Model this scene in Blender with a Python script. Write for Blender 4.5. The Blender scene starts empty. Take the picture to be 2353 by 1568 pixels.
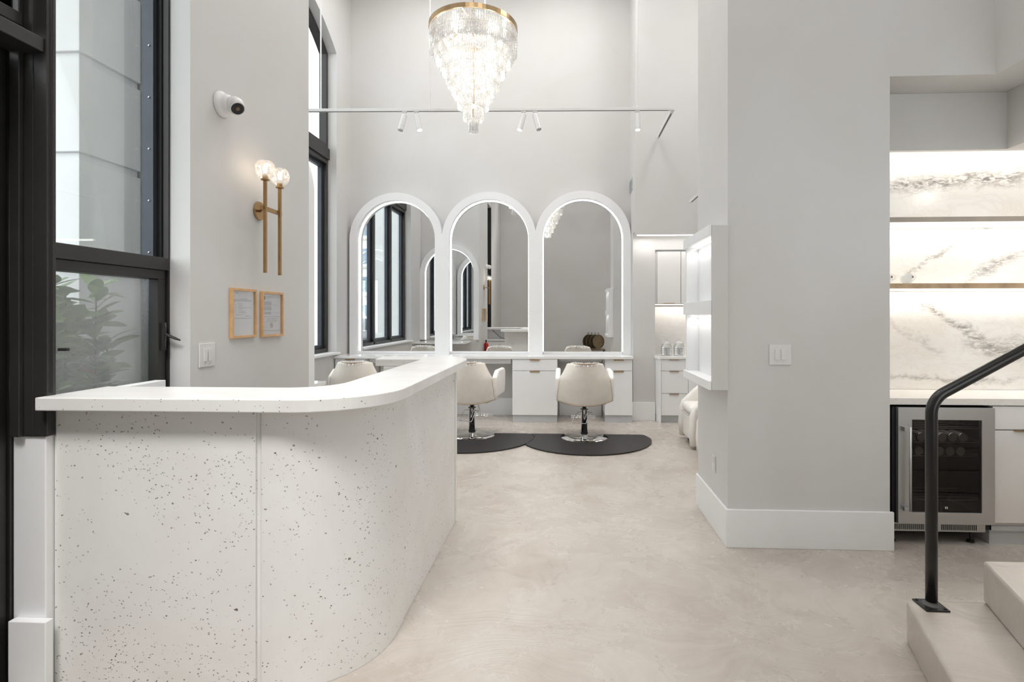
import bpy, bmesh, math, random
from mathutils import Vector, Matrix
PI = math.pi
R = random.Random(7)
SC = bpy.context.scene
C = SC.collection

# ------------------------------------------------------------------ camera, world, exposure
cd = bpy.data.cameras.new('camera'); cam = bpy.data.objects.new('camera', cd); C.objects.link(cam)
cd.sensor_width = 36.0; cd.lens = 36.0 * 1230 / 2353
cd.shift_x = (1176.5 - 1237.5) / 2353; cd.shift_y = (724 - 784) / 2353
cd.clip_start = 0.05; cd.clip_end = 400
cam.location = (0, 0, 1.48); cam.rotation_euler = (PI / 2, 0, math.atan(0.0489))
SC.camera = cam
SC.view_settings.view_transform = 'Standard'; SC.view_settings.look = 'None'
SC.view_settings.gamma = 1.0; SC.view_settings.use_curve_mapping = False
SC.view_settings.exposure = 0.0
SC.cycles.max_bounces = 6; SC.cycles.diffuse_bounces = 4; SC.cycles.glossy_bounces = 4; SC.cycles.transmission_bounces = 4
SC.cycles.transparent_max_bounces = 11; SC.cycles.caustics_reflective = False; SC.cycles.caustics_refractive = False
SC.cycles.adaptive_threshold = 0.05
w = bpy.data.worlds.new('sky'); SC.world = w; w.use_nodes = True
bg = w.node_tree.nodes['Background']; bg.inputs[0].default_value = (0.94, 0.97, 1.0, 1); bg.inputs[1].default_value = 3.9

def area_lamp(name, loc, sx, sy, power, col=(1, 1, 1), rot=(0, 0, 0), parent=None, spread=None):
    l = bpy.data.lights.new(name, 'AREA'); l.shape = 'RECTANGLE'; l.size = sx; l.size_y = sy
    l.energy = power; l.color = col
    if spread: l.spread = spread
    o = bpy.data.objects.new(name, l); C.objects.link(o); o.location = loc; o.rotation_euler = rot
    if parent: o.parent = parent; o.location = Vector(loc) - parent.location
    return o
def point_lamp(name, loc, power, col=(1, 1, 1), rad=0.03, parent=None):
    l = bpy.data.lights.new(name, 'POINT'); l.energy = power; l.color = col; l.shadow_soft_size = rad
    o = bpy.data.objects.new(name, l); C.objects.link(o); o.location = loc
    if parent: o.parent = parent; o.location = Vector(loc) - parent.location
    return o

# ------------------------------------------------------------------ materials
def new_mat(name):
    m = bpy.data.materials.new(name); m.use_nodes = True
    nt = m.node_tree; b = nt.nodes['Principled BSDF']
    return m, nt, b
def lk(nt, a, b): nt.links.new(a, b)
def coords(nt, scale=(1, 1, 1), rot=(0, 0, 0)):
    g = nt.nodes.new('ShaderNodeNewGeometry'); mp = nt.nodes.new('ShaderNodeMapping')
    mp.inputs['Scale'].default_value = scale; mp.inputs['Rotation'].default_value = rot
    lk(nt, g.outputs['Position'], mp.inputs['Vector']); return mp.outputs['Vector']
def noise(nt, vec, scale, detail=4, rough=0.55, dist=0.0):
    n = nt.nodes.new('ShaderNodeTexNoise'); n.inputs['Scale'].default_value = scale
    n.inputs['Detail'].default_value = detail; n.inputs['Roughness'].default_value = rough
    n.inputs['Distortion'].default_value = dist; lk(nt, vec, n.inputs['Vector']); return n
def ramp(nt, fac, stops):
    r = nt.nodes.new('ShaderNodeValToRGB'); el = r.color_ramp.elements
    while len(el) < len(stops): el.new(0.5)
    for e, (p, c) in zip(el, stops): e.position = p; e.color = (c[0], c[1], c[2], 1)
    lk(nt, fac, r.inputs['Fac']); return r.outputs['Color']
def math_n(nt, op, a, b=None, clamp=False):
    n = nt.nodes.new('ShaderNodeMath'); n.operation = op; n.use_clamp = clamp
    for i, v in enumerate((a, b)):
        if v is None: continue
        if isinstance(v, (int, float)): n.inputs[i].default_value = v
        else: lk(nt, v, n.inputs[i])
    return n.outputs[0]
def mixc(nt, fac, a, b, mode='MIX'):
    n = nt.nodes.new('ShaderNodeMix'); n.data_type = 'RGBA'; n.blend_type = mode
    if isinstance(fac, (int, float)): n.inputs[0].default_value = fac
    else: lk(nt, fac, n.inputs[0])
    for i, v in ((6, a), (7, b)):
        if isinstance(v, tuple): n.inputs[i].default_value = (v[0], v[1], v[2], 1)
        else: lk(nt, v, n.inputs[i])
    return n.outputs[2]
def bump(nt, b, h, strength=0.2, dist=0.01):
    n = nt.nodes.new('ShaderNodeBump'); n.inputs['Strength'].default_value = strength
    n.inputs['Distance'].default_value = dist; lk(nt, h, n.inputs['Height']); lk(nt, n.outputs[0], b.inputs['Normal'])
def simple(name, col, rough=0.5, metal=0.0, var=0.04, vscale=6, bmp=0.0, bscale=80, spec=None, coat=0):
    m, nt, b = new_mat(name)
    v = coords(nt); n = noise(nt, v, vscale, 3)
    lo = tuple(max(0, c * (1 - var)) for c in col); hi = tuple(min(1, c * (1 + var)) for c in col)
    lk(nt, ramp(nt, n.outputs[0], [(0.3, lo), (0.7, hi)]), b.inputs['Base Color'])
    b.inputs['Roughness'].default_value = rough; b.inputs['Metallic'].default_value = metal
    if spec is not None: b.inputs['Specular IOR Level'].default_value = spec
    if coat: b.inputs['Coat Weight'].default_value = coat
    if bmp:
        n2 = noise(nt, v, bscale, 3); bump(nt, b, n2.outputs[0], bmp, 0.004)
    return m
def emis(name, col, strength):
    m, nt, b = new_mat(name)
    b.inputs['Base Color'].default_value = (*col, 1); b.inputs['Emission Color'].default_value = (*col, 1)
    b.inputs['Emission Strength'].default_value = strength; return m

M = {}
def wallmat(name, c1, c2):
    m, nt, b = new_mat(name); v = coords(nt)
    n = noise(nt, v, 0.9, 5, 0.6, 0.6); c = ramp(nt, n.outputs[0], [(0.35, c1), (0.65, c2)])
    lk(nt, c, b.inputs['Base Color']); b.inputs['Roughness'].default_value = 0.62
    n2 = noise(nt, v, 5, 6, 0.6); bump(nt, b, n2.outputs[0], 0.08, 0.01); return m
M['wall'] = wallmat('plaster_wall', (0.655, 0.64, 0.62), (0.685, 0.68, 0.675))
M['ceiling'] = simple('ceiling_paint', (0.86, 0.86, 0.86), 0.7, var=0.01)
M['trim'] = simple('white_trim_paint', (0.90, 0.905, 0.915), 0.38, var=0.01)
M['cab'] = simple('white_cabinet_lacquer', (0.90, 0.905, 0.915), 0.32, var=0.008)
M['cabwarm'] = simple('warm_white_lacquer', (0.87, 0.86, 0.845), 0.35, var=0.008)
M['toe'] = simple('grey_toe_kick', (0.55, 0.57, 0.59), 0.4, var=0.02)
M['black'] = simple('black_frame_aluminium', (0.040, 0.038, 0.037), 0.42, 0.3, var=0.15, vscale=3, bmp=0.05, bscale=30)
M['steelblue'] = simple('blue_grey_steel_flange', (0.055, 0.062, 0.078), 0.4, 0.4, var=0.1)
M['gasket'] = simple('black_gasket', (0.008, 0.008, 0.008), 0.6, var=0.1)
M['sealant'] = simple('grey_sealant', (0.10, 0.10, 0.095), 0.6, var=0.1)
M['rail'] = simple('black_rail_paint', (0.016, 0.015, 0.014), 0.28, 0.2, var=0.1)
M['brass'] = simple('brushed_bronze_brass', (0.40, 0.25, 0.115), 0.34, 0.9, var=0.08, vscale=30)
M['rim'] = simple('antique_brass_rim', (0.42, 0.30, 0.17), 0.28, 1.0, var=0.12, vscale=8)
M['pull'] = simple('bronze_pull', (0.55, 0.38, 0.22), 0.35, 0.8, var=0.05)
M['chrome'] = simple('chrome', (0.75, 0.74, 0.73), 0.08, 1.0, var=0.02)
M['steel'] = simple('brushed_stainless', (0.55, 0.56, 0.57), 0.38, 0.9, var=0.05, vscale=2)
M['darkrub'] = simple('black_rubber', (0.012, 0.012, 0.012), 0.5, var=0.1)
M['mat'] = simple('anti_fatigue_mat', (0.014, 0.0125, 0.0125), 0.48, var=0.25, vscale=4, bmp=0.3, bscale=300)
M['plastic'] = simple('white_plastic', (0.80, 0.80, 0.80), 0.25, var=0.01)
M['paper'] = simple('paper', (0.84, 0.84, 0.86), 0.7, var=0.02)
M['ink'] = simple('ink', (0.16, 0.16, 0.18), 0.7, var=0.1)
M['seal'] = simple('brown_seal', (0.26, 0.17, 0.12), 0.7, var=0.2, vscale=200)
M['pinkink'] = simple('pink_ink', (0.62, 0.50, 0.46), 0.7, var=0.1)
M['oak'] = simple('golden_wood_frame', (0.66, 0.40, 0.19), 0.42, var=0.12, vscale=25)
M['leather'] = simple('cream_leather', (0.80, 0.75, 0.685), 0.4, var=0.05, vscale=8, bmp=0.15, bscale=40)
M['whiteleather'] = simple('white_leather', (0.90, 0.87, 0.83), 0.42, var=0.03, vscale=5, bmp=0.08, bscale=50)
M['piping'] = simple('tan_piping', (0.50, 0.38, 0.28), 0.4, var=0.1)
M['ceramic'] = simple('white_ceramic', (0.85, 0.85, 0.83), 0.2, var=0.01)
M['towel'] = simple('rolled_white_towel', (0.85, 0.84, 0.83), 0.9, var=0.05, vscale=60, bmp=0.5, bscale=200)
M['red'] = simple('red_enamel', (0.60, 0.02, 0.015), 0.3, var=0.05)
M['quartz'] = simple('white_quartz_top', (0.88, 0.88, 0.87), 0.12, var=0.015, vscale=2)
M['shadecan'] = simple('shaded_can_side', (0.10, 0.10, 0.10), 0.4, 0.3, var=0.1)  # can side coloured dark to stand for shade inside the fridge
M['can'] = simple('aluminium_can', (0.55, 0.55, 0.55), 0.3, 0.8, var=0.1)
M['ext'] = simple('white_stucco', (0.74, 0.75, 0.76), 0.8, var=0.03, vscale=5, bmp=0.3, bscale=150)
M['extshade'] = simple('cream_stucco', (0.62, 0.60, 0.55), 0.8, var=0.05)
M['asphalt'] = simple('asphalt', (0.14, 0.14, 0.145), 0.85, var=0.2, vscale=1)
M['pave'] = simple('pavement', (0.45, 0.44, 0.42), 0.85, var=0.1, vscale=2)
M['soil'] = simple('planter_soil', (0.07, 0.05, 0.035), 0.95, var=0.3, vscale=20)
M['bark'] = simple('bark', (0.16, 0.12, 0.09), 0.9, var=0.3, vscale=30)
M['winblue'] = simple('reflective_window', (0.22, 0.30, 0.38), 0.1, 0.3, var=0.2, vscale=1)
M['carpaint'] = simple('dark_car_paint', (0.06, 0.07, 0.09), 0.2, 0.3, var=0.05, coat=1)
M['carlight'] = emis('lit_tail_light', (1.0, 0.05, 0.02), 4)
M['bronze'] = simple('aged_bronze', (0.20, 0.145, 0.085), 0.42, 0.6, var=0.15, vscale=10)
M['taupe'] = simple('taupe_shelf_edge', (0.42, 0.37, 0.31), 0.45, 0.0, var=0.1, vscale=6)
M['tan'] = simple('tan_marble_edge', (0.52, 0.37, 0.23), 0.4, 0.0, var=0.25, vscale=9)
M['plate'] = simple('switch_plate', (0.72, 0.71, 0.70), 0.3, var=0.01)
M['ledtube'] = emis('led_tube', (1.0, 0.985, 0.96), 2.2)
M['led'] = emis('led_strip', (1.0, 0.985, 0.96), 6.0)
M['ledwarm'] = emis('led_strip_warm', (1.0, 0.95, 0.88), 2.0)
M['spotled'] = emis('spot_lens_on', (1.0, 0.97, 0.92), 12.0)
M['bulb'] = emis('lamp_bulb', (1.0, 0.80, 0.58), 22.0)
M['cbulb'] = emis('chandelier_bulb', (1.0, 0.94, 0.86), 6.0)
M['panel'] = emis('ceiling_fill_diffuser', (1.0, 0.99, 0.97), 1.5)

def floor_mat(name, rough0=0.235, rough1=0.31):
    """hand trowelled cement: cloudy tone plus curved trowel streaks"""
    m, nt, b = new_mat(name)
    v = coords(nt); n1 = noise(nt, v, 0.75, 6, 0.58, 0.4); n2 = noise(nt, v, 2.6, 6, 0.62, 0.5)
    wob = noise(nt, v, 1.1, 2, 0.5)
    def streak(rot, sc, det, amp):
        wv = nt.nodes.new('ShaderNodeVectorMath'); wv.operation = 'MULTIPLY_ADD'
        lk(nt, wob.outputs[1], wv.inputs[0]); wv.inputs[1].default_value = (amp, amp, 0); lk(nt, v, wv.inputs[2])
        mp = nt.nodes.new('ShaderNodeMapping'); mp.inputs['Rotation'].default_value = (0, 0, rot); mp.inputs['Scale'].default_value = (1, 7, 1)
        lk(nt, wv.outputs[0], mp.inputs[0]); return noise(nt, mp.outputs[0], sc, det, 0.68, 0.3)
    n3 = streak(0.7, 1.6, 8, 2.2); n4 = streak(-0.9, 2.3, 8, 2.8)
    def seg(x, k): return math_n(nt, 'MULTIPLY', x, k)
    f = math_n(nt, 'ADD', seg(n1.outputs[0], 0.46), seg(n2.outputs[0], 0.25))
    f = math_n(nt, 'ADD', f, seg(n3.outputs[0], 0.17)); f = math_n(nt, 'ADD', f, seg(n4.outputs[0], 0.12))
    c = ramp(nt, f, [(0.38, (0.445, 0.385, 0.335)), (0.50, (0.535, 0.485, 0.435)), (0.62, (0.625, 0.585, 0.54))])
    lk(nt, c, b.inputs['Base Color'])
    rr = nt.nodes.new('ShaderNodeMapRange'); rr.inputs[1].default_value = 0.35; rr.inputs[2].default_value = 0.65
    rr.inputs[3].default_value = rough0; rr.inputs[4].default_value = rough1
    lk(nt, n2.outputs[0], rr.inputs[0]); lk(nt, rr.outputs[0], b.inputs['Roughness'])
    hb = math_n(nt, 'ADD', n3.outputs[0], n4.outputs[0]); bump(nt, b, hb, 0.22, 0.012)
    b.inputs['Specular IOR Level'].default_value = 0.75
    return m
M['floor'] = floor_mat('polished_microcement')
M['step'] = floor_mat('stair_microcement', 0.3, 0.5)

def concrete_mat():
    m, nt, b = new_mat('pitted_cast_concrete')
    v = coords(nt); n1 = noise(nt, v, 1.3, 6, 0.6, 0.8)
    base = ramp(nt, n1.outputs[0], [(0.35, (0.78, 0.765, 0.74)), (0.65, (0.85, 0.845, 0.835))])
    nd = noise(nt, v, 55, 3, 0.6)
    wv = nt.nodes.new('ShaderNodeVectorMath'); wv.operation = 'MULTIPLY_ADD'
    lk(nt, nd.outputs[1], wv.inputs[0]); wv.inputs[1].default_value = (0.022, 0.022, 0.022); lk(nt, v, wv.inputs[2])
    def pits(scale, thr, prob, patch_scale, plo, phi, seed):
        mp = nt.nodes.new('ShaderNodeMapping'); lk(nt, wv.outputs[0], mp.inputs[0]); mp.inputs['Location'].default_value = (seed, seed * 2, seed * 3)
        mp.inputs['Rotation'].default_value = (0.0, 0.35, 0.0); mp.inputs['Scale'].default_value = (1, 1, 1.35)
        vo = nt.nodes.new('ShaderNodeTexVoronoi'); vo.inputs['Scale'].default_value = scale; lk(nt, mp.outputs[0], vo.inputs['Vector'])
        sep = nt.nodes.new('ShaderNodeSeparateColor'); lk(nt, vo.outputs['Color'], sep.inputs[0])
        pick = math_n(nt, 'GREATER_THAN', sep.outputs[0], 1 - prob)
        size = math_n(nt, 'MULTIPLY', math_n(nt, 'POWER', sep.outputs[1], 2.0), thr)
        inside = math_n(nt, 'LESS_THAN', vo.outputs['Distance'], math_n(nt, 'ADD', size, thr * 0.35))
        pn = noise(nt, v, patch_scale, 3); mr = nt.nodes.new('ShaderNodeMapRange')
        mr.inputs[1].default_value = plo; mr.inputs[2].default_value = phi; lk(nt, pn.outputs[0], mr.inputs[0])
        gate = math_n(nt, 'GREATER_THAN', mr.outputs[0], sep.outputs[2])
        return math_n(nt, 'MULTIPLY', math_n(nt, 'MULTIPLY', inside, pick), gate)
    p1 = pits(20, 0.16, 0.08, 2.0, 0.34, 0.68, 3.1)
    p2 = pits(55, 0.20, 0.24, 2.6, 0.38, 0.66, 7.7)
    p3 = pits(105, 0.30, 0.42, 3.2, 0.38, 0.66, 1.9)
    al = math_n(nt, 'MAXIMUM', math_n(nt, 'MAXIMUM', p1, p2), p3)
    dark = ramp(nt, noise(nt, v, 30, 2).outputs[0], [(0.35, (0.17, 0.15, 0.125)), (0.65, (0.40, 0.37, 0.33))])
    lk(nt, mixc(nt, al, base, dark), b.inputs['Base Color'])
    b.inputs['Roughness'].default_value = 0.55
    inv = math_n(nt, 'SUBTRACT', 1.0, al); bump(nt, b, inv, 0.7, 0.006); return m
M['concrete'] = concrete_mat()
def slab_mat():
    m, nt, b = new_mat('smooth_concrete_top')
    v = coords(nt); vs = coords(nt, (1, 3, 1), (0, 0, 0.4)); n = noise(nt, vs, 2.0, 6, 0.6, 0.8)
    base = ramp(nt, n.outputs[0], [(0.35, (0.78, 0.765, 0.745)), (0.65, (0.86, 0.855, 0.845))])
    vo = nt.nodes.new('ShaderNodeTexVoronoi'); vo.inputs['Scale'].default_value = 95; lk(nt, v, vo.inputs['Vector'])
    sep = nt.nodes.new('ShaderNodeSeparateColor'); lk(nt, vo.outputs['Color'], sep.inputs[0])
    g = nt.nodes.new('ShaderNodeNewGeometry'); sx = nt.nodes.new('ShaderNodeSeparateXYZ'); lk(nt, g.outputs['True Normal'], sx.inputs[0])
    side = math_n(nt, 'LESS_THAN', math_n(nt, 'ABSOLUTE', sx.outputs[2]), 0.7)
    pk = math_n(nt, 'ADD', math_n(nt, 'MULTIPLY', side, 0.16), 0.015)
    pit = math_n(nt, 'MULTIPLY', math_n(nt, 'GREATER_THAN', pk, sep.outputs[0]), math_n(nt, 'LESS_THAN', vo.outputs['Distance'], math_n(nt, 'MULTIPLY', sep.outputs[1], 0.28)))
    lk(nt, mixc(nt, pit, base, (0.25, 0.21, 0.18)), b.inputs['Base Color'])
    b.inputs['Roughness'].default_value = 0.30; bump(nt, b, n.outputs[0], 0.05, 0.01); return m
M['slab'] = slab_mat()

def marble_mat(name, plane=True):
    m, nt, b = new_mat(name)
    g = nt.nodes.new('ShaderNodeNewGeometry'); s = nt.nodes.new('ShaderNodeSeparateXYZ'); lk(nt, g.outputs['Position'], s.inputs[0])
    v = coords(nt); nb = noise(nt, v, 1.6, 5, 0.6, 0.5)
    base = ramp(nt, nb.outputs[0], [(0.35, (0.84, 0.80, 0.75)), (0.65, (0.87, 0.86, 0.84))])
    wob = noise(nt, v, 2.4, 9, 0.66, 0.3); fine = noise(nt, coords(nt, (3, 1, 9), (0, 0.3, 0)), 5.0, 8, 0.72, 0.8)
    x, z = s.outputs[0], s.outputs[2]
    tot = None
    # veins as lines through (x0,z0)-(x1,z1) of the slab, with width and weight
    for (x0, z0, x1, z1, wd, wt) in [(2.30, 2.40, 3.30, 2.47, 0.085, 1.0), (2.45, 1.80, 3.10, 2.13, 0.03, 0.8), (2.90, 1.70, 3.35, 1.98, 0.06, 0.8),
                                     (2.40, 1.66, 3.20, 1.22, 0.045, 0.9), (2.35, 1.05, 3.2, 1.03, 0.03, 0.6), (2.35, 1.45, 2.7, 1.2, 0.03, 0.35),
                                     (2.9, 1.30, 3.5, 1.22, 0.08, 0.8), (3.4, 1.0, 4.2, 1.9, 0.07, 0.7)]:
        dx, dz = x1 - x0, z1 - z0; L = math.hypot(dx, dz); nx, nz = -dz / L, dx / L
        d = math_n(nt, 'ADD', math_n(nt, 'MULTIPLY', x, nx), math_n(nt, 'MULTIPLY', z, nz))
        d = math_n(nt, 'SUBTRACT', d, nx * x0 + nz * z0)
        d = math_n(nt, 'ADD', d, math_n(nt, 'MULTIPLY', math_n(nt, 'SUBTRACT', wob.outputs[0], 0.5), 0.34))
        a = math_n(nt, 'SUBTRACT', 1.0, math_n(nt, 'DIVIDE', math_n(nt, 'ABSOLUTE', d), wd), True)
        # limit along the line
        t = math_n(nt, 'ADD', math_n(nt, 'MULTIPLY', x, dx / L), math_n(nt, 'MULTIPLY', z, dz / L))
        t = math_n(nt, 'SUBTRACT', t, (dx * (x0 + x1) / 2 + dz * (z0 + z1) / 2) / L)
        e = math_n(nt, 'SUBTRACT', 1.0, math_n(nt, 'POWER', math_n(nt, 'DIVIDE', math_n(nt, 'ABSOLUTE', t), L * 0.62), 4.0), True)
        a = math_n(nt, 'MULTIPLY', math_n(nt, 'MULTIPLY', a, e), wt)
        tot = a if tot is None else math_n(nt, 'MAXIMUM', tot, a)
    br = nt.nodes.new('ShaderNodeMapRange'); br.inputs[1].default_value = 0.40; br.inputs[2].default_value = 0.56
    lk(nt, fine.outputs[0], br.inputs[0])
    fac = math_n(nt, 'MULTIPLY', tot, br.outputs[0])
    fine2 = noise(nt, coords(nt, (1, 1, 2.4), (0, -0.5, 0)), 2.2, 10, 0.7, 1.8)
    thin = math_n(nt, 'SUBTRACT', 1.0, math_n(nt, 'MULTIPLY', math_n(nt, 'ABSOLUTE', math_n(nt, 'SUBTRACT', fine2.outputs[0], 0.5)), 26.0), True)
    thin = math_n(nt, 'MULTIPLY', thin, 0.16)
    c = mixc(nt, thin, base, (0.60, 0.50, 0.40)); c = mixc(nt, fac, c, (0.22, 0.20, 0.18))
    lk(nt, c, b.inputs['Base Color']); b.inputs['Roughness'].default_value = 0.22; return m
M['marble'] = marble_mat('veined_white_marble')

def mirror_mat():
    m, nt, b = new_mat('mirror_silver'); b.inputs['Base Color'].default_value = (0.86, 0.87, 0.87, 1)
    b.inputs['Metallic'].default_value = 1; b.inputs['Roughness'].default_value = 0.0; return m
M['mirror'] = mirror_mat()
def thin_glass(name, refl=0.08, tint=(1, 1, 1), haze=0.0, hazecol=(0.8, 0.8, 0.8)):
    m = bpy.data.materials.new(name); m.use_nodes = True; nt = m.node_tree; nt.nodes.clear()
    out = nt.nodes.new('ShaderNodeOutputMaterial'); tr = nt.nodes.new('ShaderNodeBsdfTransparent'); tr.inputs[0].default_value = (*tint, 1)
    gl = nt.nodes.new('ShaderNodeBsdfGlossy'); gl.inputs['Roughness'].default_value = 0.01
    lw = nt.nodes.new('ShaderNodeLayerWeight'); lw.inputs[0].default_value = 0.25
    f = math_n(nt, 'ADD', math_n(nt, 'MULTIPLY', lw.outputs['Fresnel'], 0.30), refl, True)
    mx = nt.nodes.new('ShaderNodeMixShader'); lk(nt, f, mx.inputs[0]); lk(nt, tr.outputs[0], mx.inputs[1]); lk(nt, gl.outputs[0], mx.inputs[2])
    last = mx.outputs[0]
    if haze:
        df = nt.nodes.new('ShaderNodeBsdfDiffuse'); tl = nt.nodes.new('ShaderNodeBsdfTranslucent')
        df.inputs[0].default_value = (*hazecol, 1); tl.inputs[0].default_value = (*hazecol, 1)
        m1 = nt.nodes.new('ShaderNodeMixShader'); m1.inputs[0].default_value = 0.5; lk(nt, df.outputs[0], m1.inputs[1]); lk(nt, tl.outputs[0], m1.inputs[2])
        m2 = nt.nodes.new('ShaderNodeMixShader'); m2.inputs[0].default_value = haze; lk(nt, last, m2.inputs[1]); lk(nt, m1.outputs[0], m2.inputs[2]); last = m2.outputs[0]
    lk(nt, last, out.inputs[0]); return m
M['glass'] = thin_glass('window_glass', 0.03, (0.97, 0.99, 0.98))
M['tintglass'] = thin_glass('tinted_window_glass', 0.02, (0.70, 0.71, 0.71))
M['screen'] = thin_glass('dusty_screened_glass', 0.012, (0.90, 0.91, 0.91), 0.17, (0.80, 0.80, 0.78))
M['smoked'] = thin_glass('smoked_fridge_glass', 0.03, (0.55, 0.54, 0.53))
M['doorglass'] = thin_glass('daylight_blocking_door_glass', 0.03, (0.10, 0.10, 0.10))  # tint added to hold back daylight at door and transom
M['jarglass'] = thin_glass('clear_jar_glass', 0.10, (0.95, 0.96, 0.96), 0.06)
M['pictureglass'] = thin_glass('picture_glass', 0.03, (1, 1, 1))
M['cover'] = thin_glass('clear_plastic_cover', 0.15, (1, 1, 1), 0.35, (0.9, 0.88, 0.86))
def crystal_mat(name, tr_w=0.4, whit=0.42):
    m = bpy.data.materials.new(name); m.use_nodes = True; nt = m.node_tree; nt.nodes.clear()
    out = nt.nodes.new('ShaderNodeOutputMaterial'); tr = nt.nodes.new('ShaderNodeBsdfTransparent'); tr.inputs[0].default_value = (0.97, 0.97, 0.97, 1)
    gl = nt.nodes.new('ShaderNodeBsdfGlossy'); gl.inputs['Roughness'].default_value = 0.06
    tl = nt.nodes.new('ShaderNodeBsdfTranslucent'); tl.inputs[0].default_value = (0.92, 0.91, 0.89, 1)
    df = nt.nodes.new('ShaderNodeBsdfDiffuse'); df.inputs[0].default_value = (0.9, 0.9, 0.9, 1)
    v = coords(nt); n = noise(nt, v, 70, 2, 0.6)  # noise in the shader mix imitates sparkle on the cut glass
    st = nt.nodes.new('ShaderNodeMapRange'); st.inputs[1].default_value = 0.40; st.inputs[2].default_value = 0.60; lk(nt, n.outputs[0], st.inputs[0])
    m0 = nt.nodes.new('ShaderNodeMixShader'); m0.inputs[0].default_value = 0.35; lk(nt, tl.outputs[0], m0.inputs[1]); lk(nt, df.outputs[0], m0.inputs[2])
    m1 = nt.nodes.new('ShaderNodeMixShader'); m1.inputs[0].default_value = 0.34; lk(nt, m0.outputs[0], m1.inputs[1]); lk(nt, gl.outputs[0], m1.inputs[2])
    f = math_n(nt, 'ADD', math_n(nt, 'MULTIPLY', st.outputs[0], whit), 1 - tr_w - whit, True)
    m2 = nt.nodes.new('ShaderNodeMixShader'); lk(nt, f, m2.inputs[0]); lk(nt, tr.outputs[0], m2.inputs[1]); lk(nt, m1.outputs[0], m2.inputs[2])
    lk(nt, m2.outputs[0], out.inputs[0]); return m
M['crystal'] = crystal_mat('chandelier_crystal', 0.22, 0.55)
M['ringwire'] = simple('pale_gold_wire', (0.75, 0.66, 0.50), 0.3, 0.7, var=0.02)
M['globe'] = crystal_mat('cut_glass_globe', 0.62, 0.22)
def leaf_mat(name, c1, c2):
    m, nt, b = new_mat(name); v = coords(nt); n = noise(nt, v, 9, 3)
    lk(nt, ramp(nt, n.outputs[0], [(0.35, c1), (0.65, c2)]), b.inputs['Base Color']); b.inputs['Roughness'].default_value = 0.35
    b.inputs['Subsurface Weight'].default_value = 0.0; return m
M['leaf'] = leaf_mat('glossy_leaf', (0.11, 0.21, 0.08), (0.30, 0.42, 0.18))
M['redleaf'] = leaf_mat('red_leaf', (0.45, 0.10, 0.07), (0.5, 0.16, 0.1))
M['palm'] = leaf_mat('palm_leaf', (0.08, 0.14, 0.06), (0.2, 0.28, 0.14))

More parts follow.
